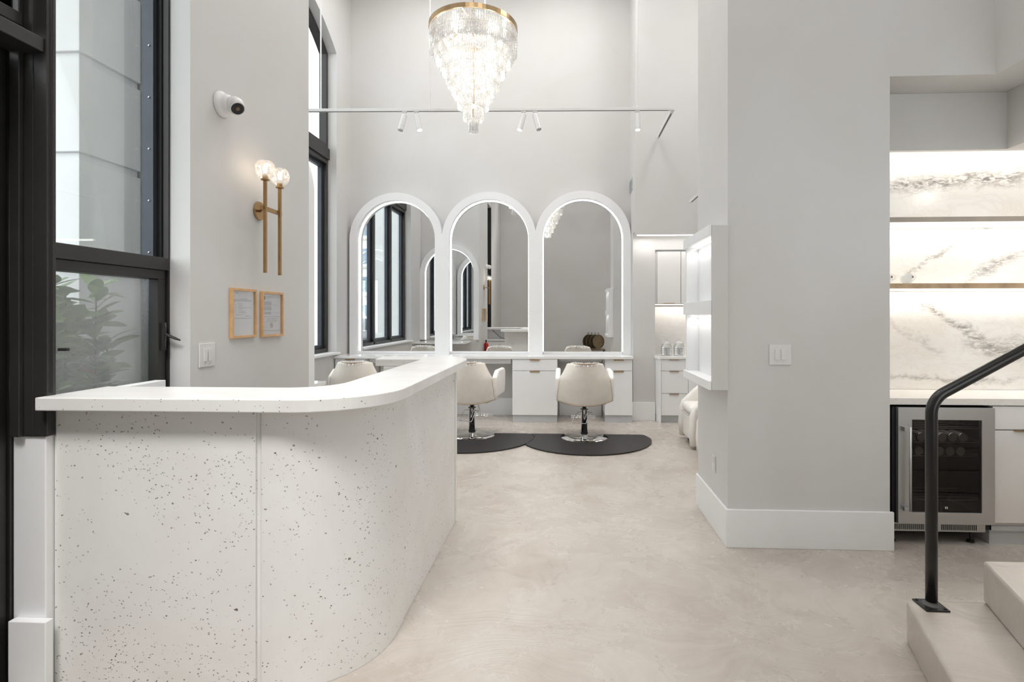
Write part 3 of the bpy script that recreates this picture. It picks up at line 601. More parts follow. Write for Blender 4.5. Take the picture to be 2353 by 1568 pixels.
# ================================================================== SALON CHAIRS
def salon_chair(loc, label):
    t = thing('salon_chair', label, 'chair', (0, 0, 0), 'cream hydraulic salon chairs at the mirrors')
    def edge(h):     # half width of the back shell by height 0..1
        pts = [(0, .320), (.25, .312), (.5, .296), (.60, .288), (.65, .272), (.76, .243), (.88, .215), (.96, .200), (1.0, .192)]
        for (a, b), (c, d) in zip(pts[:-1], pts[1:]):
            if h <= c: return b + (d - b) * (h - a) / (c - a)
        return .17
    def shell(u, h, off=0.0):
        s = u * 2 - 1; hw = edge(h)
        z0 = 0.475 - 0.045 * (1 - s * s); z1 = 0.918 - 0.016 * abs(s) ** 6
        y = -0.29 + 0.13 * s * s - 0.0 * h - 0.05 * math.sin(h * PI * 0.6) + 0.03
        return Vector((s * hw, y + off, z0 + (z1 - z0) * h))
    MB().grid(lambda u, v: shell(u, v), 25, 21).build('backrest', M['leather'], t, smooth=True, solid=0.045)
    pts = [shell(0, v / 14, -0.025) for v in range(15)] + [shell(u / 14, 1, -0.025) for u in range(1, 15)] + [shell(1, 1 - v / 14, -0.025) for v in range(1, 15)] + [shell(1 - u / 14, 0, -0.025) for u in range(1, 14)]
    MB().tube(pts, 0.0055, 6, closed=True).build('piping', M['piping'], t, smooth=True)
    rr = random.Random(3)
    def cov(u, v):
        p = shell(0.06 + 0.88 * u, 1.0); p.z += -0.03 + 0.045 * math.sin(v * PI) + 0.007 * rr.uniform(-1, 1); p.y += -0.035 + 0.07 * v + 0.006 * rr.uniform(-1, 1); return p
    MB().grid(cov, 40, 7).build('plastic_cover', M['cover'], t, smooth=False)
    for s in (-1, 1):
        # padded arm: side panel with a flared top
        poly = [(-0.16, 0.50), (0.30, 0.50), (0.34, 0.60), (0.34, 0.775), (0.30, 0.815), (-0.02, 0.815), (-0.16, 0.74)]
        a = MB().prism(poly, s * 0.285, s * 0.345, 'x').build('armrest', M['whiteleather'], t, bevel=0.022, seg=4, smooth=True)
    MB().box(-0.27, 0.27, -0.18, 0.30, 0.47, 0.575).build('seat_cushion', M['whiteleather'], t, bevel=0.035, seg=4, smooth=True)
    MB().prism([(-0.25, -0.20), (0.25, -0.20), (0.27, 0.24), (-0.27, 0.24)], 0.435, 0.469, 'z').build('seat_base', M['leather'], t, bevel=0.01, smooth=True)
    MB().box(-0.10, 0.10, -0.10, 0.10, 0.418, 0.434).cyl((0, 0, 0.375), (0, 0, 0.42), 0.030).build('seat_plate', M['darkrub'], t)
    MB().lathe([(0.001, 0), (0.278, 0), (0.282, 0.004), (0.28, 0.010), (0.12, 0.016), (0.05, 0.022), (0, 0.022)], (0, 0, 0.0), seg=72).build('base_disc', M['chrome'], t, smooth=True)
    MB().lathe([(0.040, 0.02), (0.040, 0.345), (0.044, 0.348), (0.044, 0.36), (0.022, 0.366), (0.022, 0.385)], seg=32).build('pump_column', M['chrome'], t, smooth=True)
    MB().lathe([(0.0435, 0.055), (0.0435, 0.075), (0.0412, 0.075), (0.0412, 0.055)], seg=28).box(-0.012, 0.026, -0.0445, -0.036, 0.075, 0.155).build('rubber_boot', M['darkrub'], t)
    MB().lathe([(0.046, 0.345), (0.046, 0.355), (0.04, 0.356)], seg=28).build('collar', M['darkrub'], t)
    lp = [(-0.03, -0.04, 0.325), (-0.072, -0.055, 0.325), (-0.145, -0.085, 0.215), (-0.13, -0.085, 0.20), (0.01, -0.085, 0.188), (0.022, -0.08, 0.20), (0.058, -0.055, 0.318), (0.035, -0.045, 0.33), (0.005, -0.05, 0.24), (-0.005, -0.05, 0.235)]
    MB().tube(lp, 0.0048, 8).cyl((0.03, -0.04, 0.325), (0.085, -0.05, 0.31), 0.006, 10).lathe([(0, -.01), (.012, -.008), (.012, .008), (0, .01)], (0.09, -0.05, 0.31), (1, 0, 0), 12).build('pump_lever', M['chrome'], t, smooth=True)
    MB().cyl((-0.155, 0.42, 0.165), (0.155, 0.42, 0.165), 0.012, 14).cyl((-0.155, 0.42, 0.185), (0.155, 0.42, 0.185), 0.006, 10).tube([(0, 0.04, 0.40), (0, 0.28, 0.36), (0, 0.40, 0.17)], 0.012, 12).build('footrest', M['chrome'], t, smooth=True)
    t.location = loc; return t
salon_chair((0.235, 6.45, 0.0), 'cream salon chair with chrome pump base on the right black mat')
ch = bpy.data.objects[C.objects[-1].name]
root = [o for o in C.objects if o.get('category') == 'chair'][0]
dup(root, (-1.132, 6.50, 0.0), 'cream salon chair with chrome pump base just behind the desk end on the left mat', rotz=-0.10)
dup(root, (-2.52, 6.50, 0.0), 'cream salon chair whose back shows behind the curved desk top, nearest the window', rotz=0.03)

# anti fatigue mats
def mat_poly(cx, cy, r, yb, n=40):
    return arc(cx, cy, r, PI + 0.0, 2 * PI, n) + [(cx + r - 0.01, cy + 0.04), (cx + r - 0.05, yb - 0.02), (cx + r - 0.09, yb), (cx - r + 0.09, yb), (cx - r + 0.05, yb - 0.02), (cx - r + 0.01, cy + 0.04)]
def cut_disc(poly, cx, cy, r):
    """back edge notch around the chair base"""
    return poly
m1c, m2c = (-1.14, 6.42), (0.245, 6.40); rm = 0.775
p1 = mat_poly(m1c[0], m1c[1], rm, 6.60)
def notch(poly, cx, cy, r, yb):
    # replace the straight back edge with an arc around the base disc
    out = []
    h = math.sqrt(max(0.0, r * r - (yb - cy) ** 2))
    a0 = math.atan2(yb - cy, h)
    for i, p in enumerate(poly):
        out.append(p)
        q = poly[(i + 1) % len(poly)]
        if abs(p[1] - yb) < 1e-6 and abs(q[1] - yb) < 1e-6:
            out += [(cx + r * math.cos(a0 - t * (PI + 2 * a0) / 24), cy + r * math.sin(a0 - t * (PI + 2 * a0) / 24)) for t in range(25)]
    return out
tag(MB().prism(notch(p1, -1.132, 6.50, 0.2835, 6.60), 0.0005, 0.016, 'z').build('floor_mat', M['mat'], bevel=0.002), 'black half round mat partly hidden by the concrete desk end', 'mat', 'black half round salon mats')
p2 = mat_poly(m2c[0], m2c[1], rm, 6.60)
xi = (m1c[0] + rm)
p2c = []
for (x, y) in p2:
    dx, dy = x - m1c[0], y - m1c[1]; d = math.hypot(dx, dy)
    if y > m1c[1]: lim = m1c[0] + rm - (0 if y < 6.46 else 0.05) + 0.004; x = max(x, lim)
    elif d < rm + 0.004: s_ = (rm + 0.004) / d; x, y = m1c[0] + dx * s_, m1c[1] + dy * s_
    p2c.append((x, y))
tag(MB().prism(notch(p2c, 0.235, 6.45, 0.2835, 6.60), 0.0005, 0.016, 'z').build('floor_mat', M['mat'], bevel=0.002), 'black half round mat in full view under the right salon chair', 'mat', 'black half round salon mats')
p3 = mat_poly(-2.54, 6.42, 0.62, 6.60)
tag(MB().prism(notch(p3, -2.52, 6.50, 0.2835, 6.60), 0.0005, 0.016, 'z').build('floor_mat', M['mat'], bevel=0.002), 'black half round mat behind the desk below the chair nearest the window', 'mat', 'black half round salon mats')

# ================================================================== DISPENSARY CABINETS (right of the stations)
t = thing('base_cabinet', 'white base cabinet with three drawers and a door beside the lounge chairs', 'cabinet', (1.9, 7.6, 0))
MB().prism([(1.305, 7.43), (2.6, 7.43), (2.6, 7.87), (1.265, 7.87), (1.265, 7.56)], 0.10, 0.872, 'z').build('body', M['cab'], t, bevel=0.002)
MB().box(1.32, 2.6, 7.45, 7.85, 0.0, 0.10).build('toe_kick', M['toe'], t)
MB().prism([(1.27, 7.56), (1.305, 7.40), (1.318, 7.40), (1.318, 7.43), (1.29, 7.56)], 0.0, 0.872, 'z').build('side_panel', M['cab'], t)
for z0, z1 in ((0.103, 0.398), (0.404, 0.708), (0.714, 0.868)):
    d = MB().box(1.322, 1.686, 7.41, 7.429, z0, z1).build('drawer', M['cab'], t, bevel=0.0015)
    MB().box(1.43, 1.56, 7.396, 7.412, z1 - 0.008, z1 + 0.001).build('edge_pull', M['pull'], d, bevel=0.001)
for x0 in (1.692, 2.14): 
    d = MB().box(x0, x0 + 0.44, 7.41, 7.429, 0.103, 0.868).build('door', M['cab'], t, bevel=0.0015)
    MB().box(x0 + 0.05, x0 + 0.18, 7.396, 7.412, 0.86, 0.869).build('edge_pull', M['pull'], d, bevel=0.001)
tag(MB().prism([(1.275, 7.42), (1.295, 7.395), (2.6, 7.395), (2.6, 7.879), (1.263, 7.879), (1.263, 7.555), (1.25, 7.555)], 0.8725, 0.908, 'z').build('worktop', M['quartz'], bevel=0.002), 'small white quartz worktop carrying the glass jars', 'worktop')
tag(MB().box(1.264, 2.6, 7.86, 7.879, 0.9085, 1.60).build('backsplash', M['marble']), 'pale veined backsplash behind the glass jars', 'backsplash')
t = thing('wall_cabinet', 'white wall cabinet above the glass jars', 'cabinet', (1.5, 7.7, 1.6))
MB().box(1.264, 2.6, 7.59, 7.878, 1.632, 2.37).build('body', M['cabwarm'], t, bevel=0.002)
MB().box(1.263, 2.6, 7.575, 7.60, 2.372, 2.388).box(1.263, 1.279, 7.58, 7.60, 2.35, 2.372).build('frame_trim', M['toe'], t)  # grey strip along the top and left edge of the cabinet
MB().box(1.297, 1.618, 7.565, 7.588, 1.64, 2.365).build('door', M['cabwarm'], t, bevel=0.0015)
MB().box(1.626, 1.95, 7.565, 7.588, 1.64, 2.365).build('door', M['cabwarm'], t, bevel=0.0015)
MB().box(1.38, 1.53, 7.555, 7.566, 1.636, 1.644).build('edge_pull', M['pull'], t)
MB().box(1.30, 2.5, 7.80, 7.815, 1.622, 1.631).build('led_strip', M['ledwarm'], t)
area_lamp('wall_cabinet_lamp', (1.9, 7.75, 1.615), 1.2, 0.03, 2.5, (1, 0.95, 0.88), parent=t)

def jar(x, label):
    t = thing('glass_jar', label, 'jar', (x, 7.62, 0.9085), 'glass jars of rolled towels')
    MB().lathe([(0, 0), (0.066, 0), (0.072, 0.008), (0.074, 0.05), (0.074, 0.135), (0.068, 0.152), (0.060, 0.158), (0.060, 0.165), (0.057, 0.165), (0.057, 0.157), (0.070, 0.134), (0.070, 0.012), (0, 0.008)], (x, 7.62, 0.9085), seg=32).build('jar_body', M['jarglass'], t, smooth=True)
    MB().lathe([(0.068, 0.166), (0.072, 0.170), (0.068, 0.176), (0.045, 0.196), (0.018, 0.205), (0.012, 0.212), (0.022, 0.222), (0.024, 0.232), (0.018, 0.240), (0, 0.242)], (x, 7.62, 0.9085), seg=32).build('lid', M['jarglass'], t, smooth=True)
    return t
jar(1.428, 'left glass jar of rolled white towels on the small worktop')
jar(1.604, 'right glass jar of rolled white towels, partly behind the lit wall shelf')
for jx in (1.428, 1.604):
    for k, (dx, dy) in enumerate(((-0.034, -0.03), (0.034, -0.03), (0, 0.036), (0.0, -0.045))):
        if k == 3: continue
        for zz in range(4):
            o = MB().lathe([(0, 0), (0.028, 0.001), (0.031, 0.006), (0.031, 0.021), (0.028, 0.0265), (0, 0.0275)], (jx + dx, 7.62 + dy, 0.9185 + zz * 0.0285), seg=14).build('rolled_towel', M['towel'], smooth=True)
            tag(o, 'rolled white towel, %s of the %s stack in the %s jar' % (('bottom', 'second from the bottom', 'third from the bottom', 'topmost')[zz], ('left', 'right', 'rear')[k], 'left' if jx < 1.5 else 'right'), 'towel', 'rolled towels in the %s jar' % ('left' if jx < 1.5 else 'right'))

# ================================================================== LIT SHELF BOX ON THE COLUMN
t = thing('wall_shelf', 'lit white display shelf box mounted on the side of the grey column', 'shelf', (1.0, 3.83, 1.0))
MB().box(0.937, 1.0395, 3.462, 3.482, 1.0, 2.054).build('near_side', M['wall'], t, bevel=0.002)
MB().box(0.937, 1.0395, 4.18, 4.20, 1.0, 2.054).build('far_side', M['trim'], t, bevel=0.002)
MB().box(1.030, 1.0395, 3.482, 4.18, 1.03, 2.03).build('back_panel', M['trim'], t)
for z0, z1 in ((1.0, 1.056), (1.483, 1.574), (1.99, 2.055)):
    MB().box(0.918, 0.936, 3.466, 4.20, z0, z1).box(0.937, 1.0295, 3.4825, 4.1795, z0 + 0.005, z1 - 0.005).build('shelf_board', M['trim'], t, bevel=0.002)
for z in (1.975, 1.468):
    MB().cyl((0.985, 3.49, z), (0.985, 4.175, z), 0.006, 10).build('led_tube', M['ledtube'], t)
    area_lamp('shelf_lamp', (0.985, 3.83, z - 0.008), 0.03, 0.66, 0.42, (1, 0.98, 0.95), parent=t)

# ================================================================== LOUNGE ARMCHAIRS
def armchair(yc, label, xf=1.365):
    t = thing('lounge_chair', label, 'armchair', (xf + 0.35, yc, 0), 'white rounded lounge chairs')
    # shell swept round the back, low in front and high behind
    path = []
    hw = 0.27
    n = 30
    def plan(u):
        # u 0..1 from far front, round the back, to near front
        L1 = 0.42; La = PI * hw
        T = 2 * L1 + La; d = u * T
        if d < L1: return (xf + 0.06 + d, yc + hw, 0, 1)
        if d > L1 + La: return (xf + 0.06 + (T - d), yc - hw, 0, -1)
        a = (d - L1) / hw
        return (xf + 0.06 + L1 + hw * math.sin(a), yc + hw * math.cos(a), math.sin(a), math.cos(a))
    def sh(u, v):
        x, y, nx, ny = plan(u)
        k = min(1, min(u, 1 - u) / 0.20); k = math.sin(k * PI / 2)
        h = 0.47 + 0.23 * k
        # section loop around (inner up, over the top, outer down)
        r = 0.052
        a = v * 2 * PI
        ex = (abs(math.cos(a)) ** 0.6) * (1 if math.cos(a) > 0 else -1) * r
        zz = 0.04 + (h - 0.04) * (0.5 + 0.5 * (abs(math.sin(a)) ** 0.35) * (1 if math.sin(a) > 0 else -1))
        return Vector((x + nx * ex, y + ny * ex, zz))
    m = MB().grid(sh, 41, 25)
    # rounded front posts
    for s in (-1, 1):
        m.tube([(xf + 0.06, yc + s * hw, 0.04), (xf + 0.052, yc + s * hw, 0.20), (xf + 0.062, yc + s * hw, 0.36), (xf + 0.082, yc + s * hw, 0.44), (xf + 0.115, yc + s * hw, 0.485)], [0.05, 0.054, 0.053, 0.046, 0.03], 20)
    m.build('shell', M['whiteleather'], t, smooth=True)
    MB().box(xf + 0.035, xf + 0.50, yc - 0.21, yc + 0.21, 0.06, 0.35).build('seat_front', M['whiteleather'], t, bevel=0.035, seg=4, smooth=True)
    MB().box(xf + 0.02, xf + 0.50, yc - 0.212, yc + 0.212, 0.352, 0.465).build('seat_cushion', M['whiteleather'], t, bevel=0.055, seg=5, smooth=True)
    MB().box(xf + 0.10, xf + 0.60, yc - 0.23, yc + 0.23, 0.0, 0.058).build('plinth', M['darkrub'], t)
    MB().tube([(xf + 0.02, yc - 0.18, 0.351), (xf + 0.02, yc + 0.18, 0.351)], 0.004, 6).build('seam', M['toe'], t)
    return t
armchair(6.24, 'white rounded lounge chair further from the column, its seat front in view')
armchair(5.38, 'white rounded lounge chair nearer the column, mostly hidden by it')

# ================================================================== TRACK LIGHTING
ZT = 3.861
def tx(x): return 6.138 + (x + 3.021) * (6.30 - 6.138) / (1.257 + 3.021)
t = thing('track_light_rail', 'white L shaped lighting track hanging on thin rods above the salon', 'track light', (-0.9, 6.2, ZT))
def barseg(m, a, b, wd, z0, z1):
    a, b = Vector((a[0], a[1])), Vector((b[0], b[1])); d = (b - a).normalized(); n = Vector((-d.y, d.x)) * wd
    m.prism([tuple(a + n), tuple(a - n), tuple(b - n), tuple(b + n)], z0, z1, 'z'); return m
barseg(barseg(MB(), (-3.2, tx(-3.2)), (1.275, tx(1.275)), 0.018, ZT, ZT + 0.034), (1.257, 6.32), (1.257, 7.30), 0.018, ZT, ZT + 0.034).build('rail', M['plastic'], t, bevel=0.002)
barseg(barseg(MB(), (-3.1, tx(-3.1)), (1.2, tx(1.2)), 0.005, ZT - 0.001, ZT + 0.001), (1.257, 6.40), (1.257, 7.22), 0.006, ZT - 0.001, ZT + 0.001).build('contact_slot', M['gasket'], t)
for x in (-2.856, -1.575, -0.931, 0.845):
    MB().cyl((x, tx(x), ZT + 0.03), (x, tx(x), TOP), 0.008, 10).build('hanging_rod', M['plastic'], t)
SPOTS = [(-1.872, 0.22, 0, 'leftmost white spotlight of the track, leaning left'), (-1.735, -0.26, 1, 'white spotlight leaning right, left of the chandelier'),
         (-0.479, 0.24, 1, 'white spotlight leaning left, just right of the chandelier'), (-0.347, -0.26, 0, 'white spotlight leaning right, right of the chandelier'),
         (0.845, 0.0, 1, 'upright lit white spotlight near the track corner')]
def spot(x, tilt, on, label, y=None, z=ZT):
    y = tx(x) if y is None else y
    s = thing('spotlight', label, 'spotlight', (x, y, z), 'white cylinder spotlights on the track')
    MB().box(x - 0.028, x + 0.028, y - 0.014, y + 0.014, z - 0.014, z - 0.0015).cyl((x, y, z - 0.045), (x, y, z - 0.012), 0.010, 12).build('adapter', M['plastic'], s, bevel=0.002)
    d = Vector((-math.sin(tilt), -0.15, -math.cos(tilt))).normalized(); p = Vector((x, y, z - 0.045))
    MB().tube([p - d * 0.005, p + d * 0.185], 0.032, 28).build('head', M['plastic'], s, bevel=0.003)
    MB().tube([p + d * 0.186, p + d * 0.192], 0.031, 28).tube([p + d * 0.14, p + d * 0.142], 0.0325, 28).build('lens_ring', M['toe'] if not on else M['plastic'], s)
    MB().tube([p + d * 0.1925, p + d * 0.194], 0.026, 24).build('lens', M['spotled'] if on else M['toe'], s)
    if on:
        l = bpy.data.lights.new('spot_beam', 'SPOT'); l.energy = 45; l.spot_size = 1.5; l.spot_blend = 0.7; l.color = (1, 0.96, 0.9); l.shadow_soft_size = 0.03
        lo = bpy.data.objects.new('spot_beam', l); C.objects.link(lo); lo.parent = s; lo.location = p + d * 0.21 - s.location
        lo.rotation_euler = d.to_track_quat('-Z', 'Y').to_euler()
for a in SPOTS: spot(*a)
t = thing('track_light_rail', 'short white lighting track on a rod beside the tall column', 'track light', (1.6, 6.5, 2.95))
barseg(MB(), (1.65, 5.2), (1.65, 7.12), 0.018, 2.95, 2.984).build('rail', M['plastic'], t, bevel=0.002)
barseg(MB(), (1.65, 5.3), (1.65, 7.05), 0.006, 2.949, 2.951).build('contact_slot', M['gasket'], t)
MB().cyl((1.65, 6.66, 2.98), (1.65, 6.66, TOP), 0.008, 10).build('hanging_rod', M['plastic'], t)
# unseen track added as fill, its spotlights brightening the desk front and floor
t = thing('track_light_rail', 'added white fill light track, unseen behind the camera', 'track light', (0, -0.6, 5.3))
MB().box(-1.9, 1.9, -0.618, -0.582, 5.3, 5.334).build('rail', M['plastic'], t, bevel=0.002)
for x in (-1.5, 1.5): MB().cyl((x, -0.6, 5.33), (x, -0.6, TOP), 0.008, 10).build('hanging_rod', M['plastic'], t)
for k, (x, tgt, e) in enumerate(((-1.7, (-1.6, 2.1, 0.40), 560), (-1.0, (-1.7, 2.1, 0.35), 250), (-0.2, (-0.6, 2.9, 0.3), 80), (1.2, (-0.7, 3.2, 0.3), 110))):
    s = thing('spotlight', ('far left', 'second', 'third', 'far right')[k] + ' added white fill spotlight of the unseen track above the entrance', 'spotlight', (x, -0.6, 5.3), 'added fill spotlights above the entrance')
    p = Vector((x, -0.6, 5.25)); d = (Vector(tgt) - p).normalized()
    MB().box(x - 0.03, x + 0.03, -0.615, -0.585, 5.285, 5.2985).cyl((x, -0.6, 5.25), (x, -0.6, 5.29), 0.01, 10).build('adapter', M['plastic'], s)
    MB().tube([p, p + d * 0.19], 0.045, 24).build('head', M['plastic'], s)
    MB().tube([p + d * 0.191, p + d * 0.193], 0.038, 24).build('lens', M['spotled'], s)
    l = bpy.data.lights.new('spot_beam', 'SPOT'); l.energy = e; l.spot_size = 0.80; l.spot_blend = 1.0; l.color = (1, 0.985, 0.96); l.shadow_soft_size = 0.6
    lo = bpy.data.objects.new('spot_beam', l); C.objects.link(lo); lo.parent = s; lo.location = p + d * 0.34 - s.location
    lo.rotation_euler = d.to_track_quat('-Z', 'Y').to_euler()
# air vent on the return wall
t = thing('air_vent', 'grey air vent grille high on the narrow return wall', 'vent', (0.95, 7.72, 3.35))
MB().box(0.944, 0.9548, 7.58, 7.88, 3.25, 3.42).build('vent_frame', M['toe'], t, bevel=0.002)
for k in range(8): MB().box(0.941, 0.9438, 7.60, 7.86, 3.265 + k * 0.018, 3.275 + k * 0.018).build('slat', M['steel'], t)

# ================================================================== CHANDELIERS
def chandelier(cx, cy, zt, label):
    t = thing('chandelier', label, 'chandelier', (cx, cy, zt), 'tiered crystal chandeliers')
    ZR = zt + 1.06
    MB().strip(arc(cx, cy, 0.462, 0, 2 * PI, 72)[:-1], arc(cx, cy, 0.452, 0, 2 * PI, 72)[:-1], ZR, ZR + 0.045, 'z', closed=True).strip(arc(cx, cy, 0.452, 0, 2 * PI, 72)[:-1], arc(cx, cy, 0.40, 0, 2 * PI, 72)[:-1], ZR + 0.03, ZR + 0.036, 'z', closed=True).build('rim', M['rim'], t)
    mb = MB()
    for k in range(3):
        a = k * 2 * PI / 3 + 0.4; mb.tube([(cx + 0.45 * math.cos(a), cy + 0.45 * math.sin(a), ZR + 0.03), (cx, cy, ZR + 0.10)], 0.006, 8)
    mb.cyl((cx, cy, zt + 0.16), (cx, cy, ZR + 0.12), 0.012, 12).build('stem', M['rim'], t)
    mb = MB(); z = ZR + 0.12; k = 0
    while z < TOP - 0.03:
        a = k * PI / 2; ring = [(cx + 0.012 * math.cos(q) * math.cos(a), cy + 0.012 * math.cos(q) * math.sin(a), z + 0.022 + 0.022 * math.sin(q)) for q in [i * PI / 4 for i in range(8)]]
        mb.tube(ring, 0.0035, 5, closed=True); z += 0.036; k += 1
    mb.build('chain', M['rim'], t)
    # tiers: (radius, bottom z above tip, crystal length, rows)
    T = [(0.455, 0.93, 0.125), (0.45, 0.81, 0.14), (0.38, 0.93, 0.125), (0.30, 0.93, 0.12), (0.22, 0.80, 0.14), (0.41, 0.82, 0.14), (0.24, 0.60, 0.14), (0.17, 0.48, 0.14), (0.395, 0.71, 0.17), (0.36, 0.86, 0.12), (0.335, 0.60, 0.17), (0.30, 0.74, 0.12), (0.278, 0.475, 0.17), (0.22, 0.36, 0.165), (0.164, 0.245, 0.155), (0.103, 0.115, 0.15), (0.046, 0.0, 0.145)]
    cr = []
    for (r, zb, L) in T:
        zt_ = zt + zb + L
        MB().tube(arc3(cx, cy, zt_, r, 48), 0.0018, 5, closed=True).build('tier_ring', M['ringwire'], t)
        n = max(8, int(2 * PI * r / 0.0235)); ph = R.random()
        for k in range(n):
            a = (k + ph) * 2 * PI / n; cr.append((cx + r * math.cos(a), cy + r * math.sin(a), zt_, L, a))
    def crystal(m, p):
        x, y, z, L, a = p; ca, sa = math.cos(a), math.sin(a); rw = 0.0105; rd = 0.006
        def V(u, v, h): return m.bm.verts.new((x - sa * u + ca * v, y + ca * u + sa * v, z - h))
        top = V(0, 0, 0.004); bot = V(0, 0, L * 0.97)
        r1 = [V(rw * .75, 0, .02), V(0, rd, .02), V(-rw * .75, 0, .02), V(0, -rd, .02)]
        r2 = [V(rw, 0, L * .91), V(0, rd * 1.2, L * .91), V(-rw, 0, L * .91), V(0, -rd * 1.2, L * .91)]
        for k in range(4):
            j = (k + 1) % 4
            m.bm.faces.new((top, r1[k], r1[j])); m.bm.faces.new((r1[k], r2[k], r2[j], r1[j])); m.bm.faces.new((r2[k], bot, r2[j]))
    cr.sort(key=lambda p: (p[1] - cy) * 1.0 - (0.25 if p[3] > 0.1 else 0) * 0 + (0 if (p[0]-cx)**2+(p[1]-cy)**2 > 0.14 else 0.5))
    for p in cr[:100]:
        m = MB(); crystal(m, p); m.build('crystal_drop', M['crystal'], t)
    m = MB()
    for p in cr[100:]: crystal(m, p)
    m.build('crystal_drops', M['crystal'], t, kind='stuff')
    for (r, zz, n) in ((0.27, 0.93, 8), (0.17, 0.68, 6), (0.10, 0.46, 4), (0.0, 0.28, 1)):
        for k in range(n):
            a = 2 * PI * k / n; bx, by = cx + r * math.cos(a), cy + r * math.sin(a)
            MB().lathe([(0, -0.03), (0.016, -0.02), (0.020, 0), (0.016, 0.02), (0, 0.03)], (bx, by, zt + zz), seg=12).build('bulb', M['cbulb'], t, smooth=True)
    for zz, e in ((0.98, 6.5), (0.80, 5), (0.55, 3.2), (0.34, 1.6), (0.18, 0.7)): point_lamp('chandelier_glow', (cx, cy, zt + zz), e, (1, 0.95, 0.88), 0.06, t)
    for k in range(6):
        a = k * PI / 3 + 0.2; point_lamp('chandelier_glow', (cx + 0.34 * math.cos(a), cy + 0.34 * math.sin(a), zt + 0.96), 2.6, (1, 0.96, 0.9), 0.04, t)
    return t
def arc3(cx, cy, z, r, n): return [(cx + r * math.cos(2 * PI * k / n), cy + r * math.sin(2 * PI * k / n), z) for k in range(n)]
chandelier(-0.955, 5.57, 3.386, 'tiered crystal chandelier with a brass rim hanging above the salon floor')
cha = [o for o in C.objects if o.get('category') == 'chandelier'][0]
dup(cha, (-0.46, 1.72, 3.386), 'second crystal chandelier, seen only as a reflection in the right arched mirror')

# ================================================================== PIER WALL: SCONCE, FRAMES, SWITCH, CAMERA, EXTINGUISHER
XW = -1.9
t = thing('wall_sconce', 'tall bronze double wall sconce with two cut glass globes', 'wall lamp', (XW, 3.236, 2.129))
MB().lathe([(0, 0.0005), (0.056, 0.0005), (0.058, 0.004), (0.056, 0.014), (0, 0.015)], (XW, 3.236, 2.125), (1, 0, 0), 40).build('backplate', M['brass'], t, smooth=False)
MB().cyl((XW + 0.014, 3.236, 2.125), (XW + 0.10, 3.12, 2.118), 0.008, 12).box(XW + 0.102, XW + 0.122, 3.075, 3.29, 2.105, 2.128).build('cross_arm', M['brass'], t, bevel=0.002)
for k, (yy, zb, zt_) in enumerate(((3.093, 1.73, 2.285), (3.256, 1.727, 2.277))):
    xx = XW + 0.125
    MB().box(xx - 0.0085, xx + 0.0085, yy - 0.0085, yy + 0.0085, zb, zt_).build('rod', M['brass'], t, bevel=0.0015)
    cz = 2.343
    m = MB(); ns = 14
    prof = [(0.022, -0.052), (0.040, -0.045), (0.054, -0.022), (0.058, 0.004), (0.052, 0.030), (0.040, 0.046), (0.026, 0.052)]
    def fac(u, v):
        i = v * (len(prof) - 1); a0 = int(min(i, len(prof) - 2)); f_ = i - a0
        r = prof[a0][0] + (prof[a0 + 1][0] - prof[a0][0]) * f_; h = prof[a0][1] + (prof[a0 + 1][1] - prof[a0][1]) * f_
        j = int(round(u * ns * 2)); r *= 1.0 if (j + int(round(i))) % 2 else 0.93
        a = u * 2 * PI; return Vector((xx + r * math.cos(a), yy + r * math.sin(a), cz + h))
    m.grid(fac, ns * 2 + 1, len(prof)).build('globe', M['globe'], t)
    MB().lathe([(0, -0.02), (0.024, -0.018), (0.024, -0.012), (0.016, -0.008), (0.016, 0.012), (0, 0.012)], (xx, yy, zt_ + 0.012), seg=20).build('socket', M['brass'], t)
    MB().lathe([(0, -0.026), (0.008, -0.024), (0.011, -0.004), (0.011, 0.010), (0.006, 0.022), (0, 0.026)], (xx, yy, cz + 0.006), seg=14).build('bulb', M['bulb'], t, smooth=True)
    point_lamp('sconce_glow', (xx, yy, cz + 0.006), 2.4, (1, 0.82, 0.62), 0.012, t)

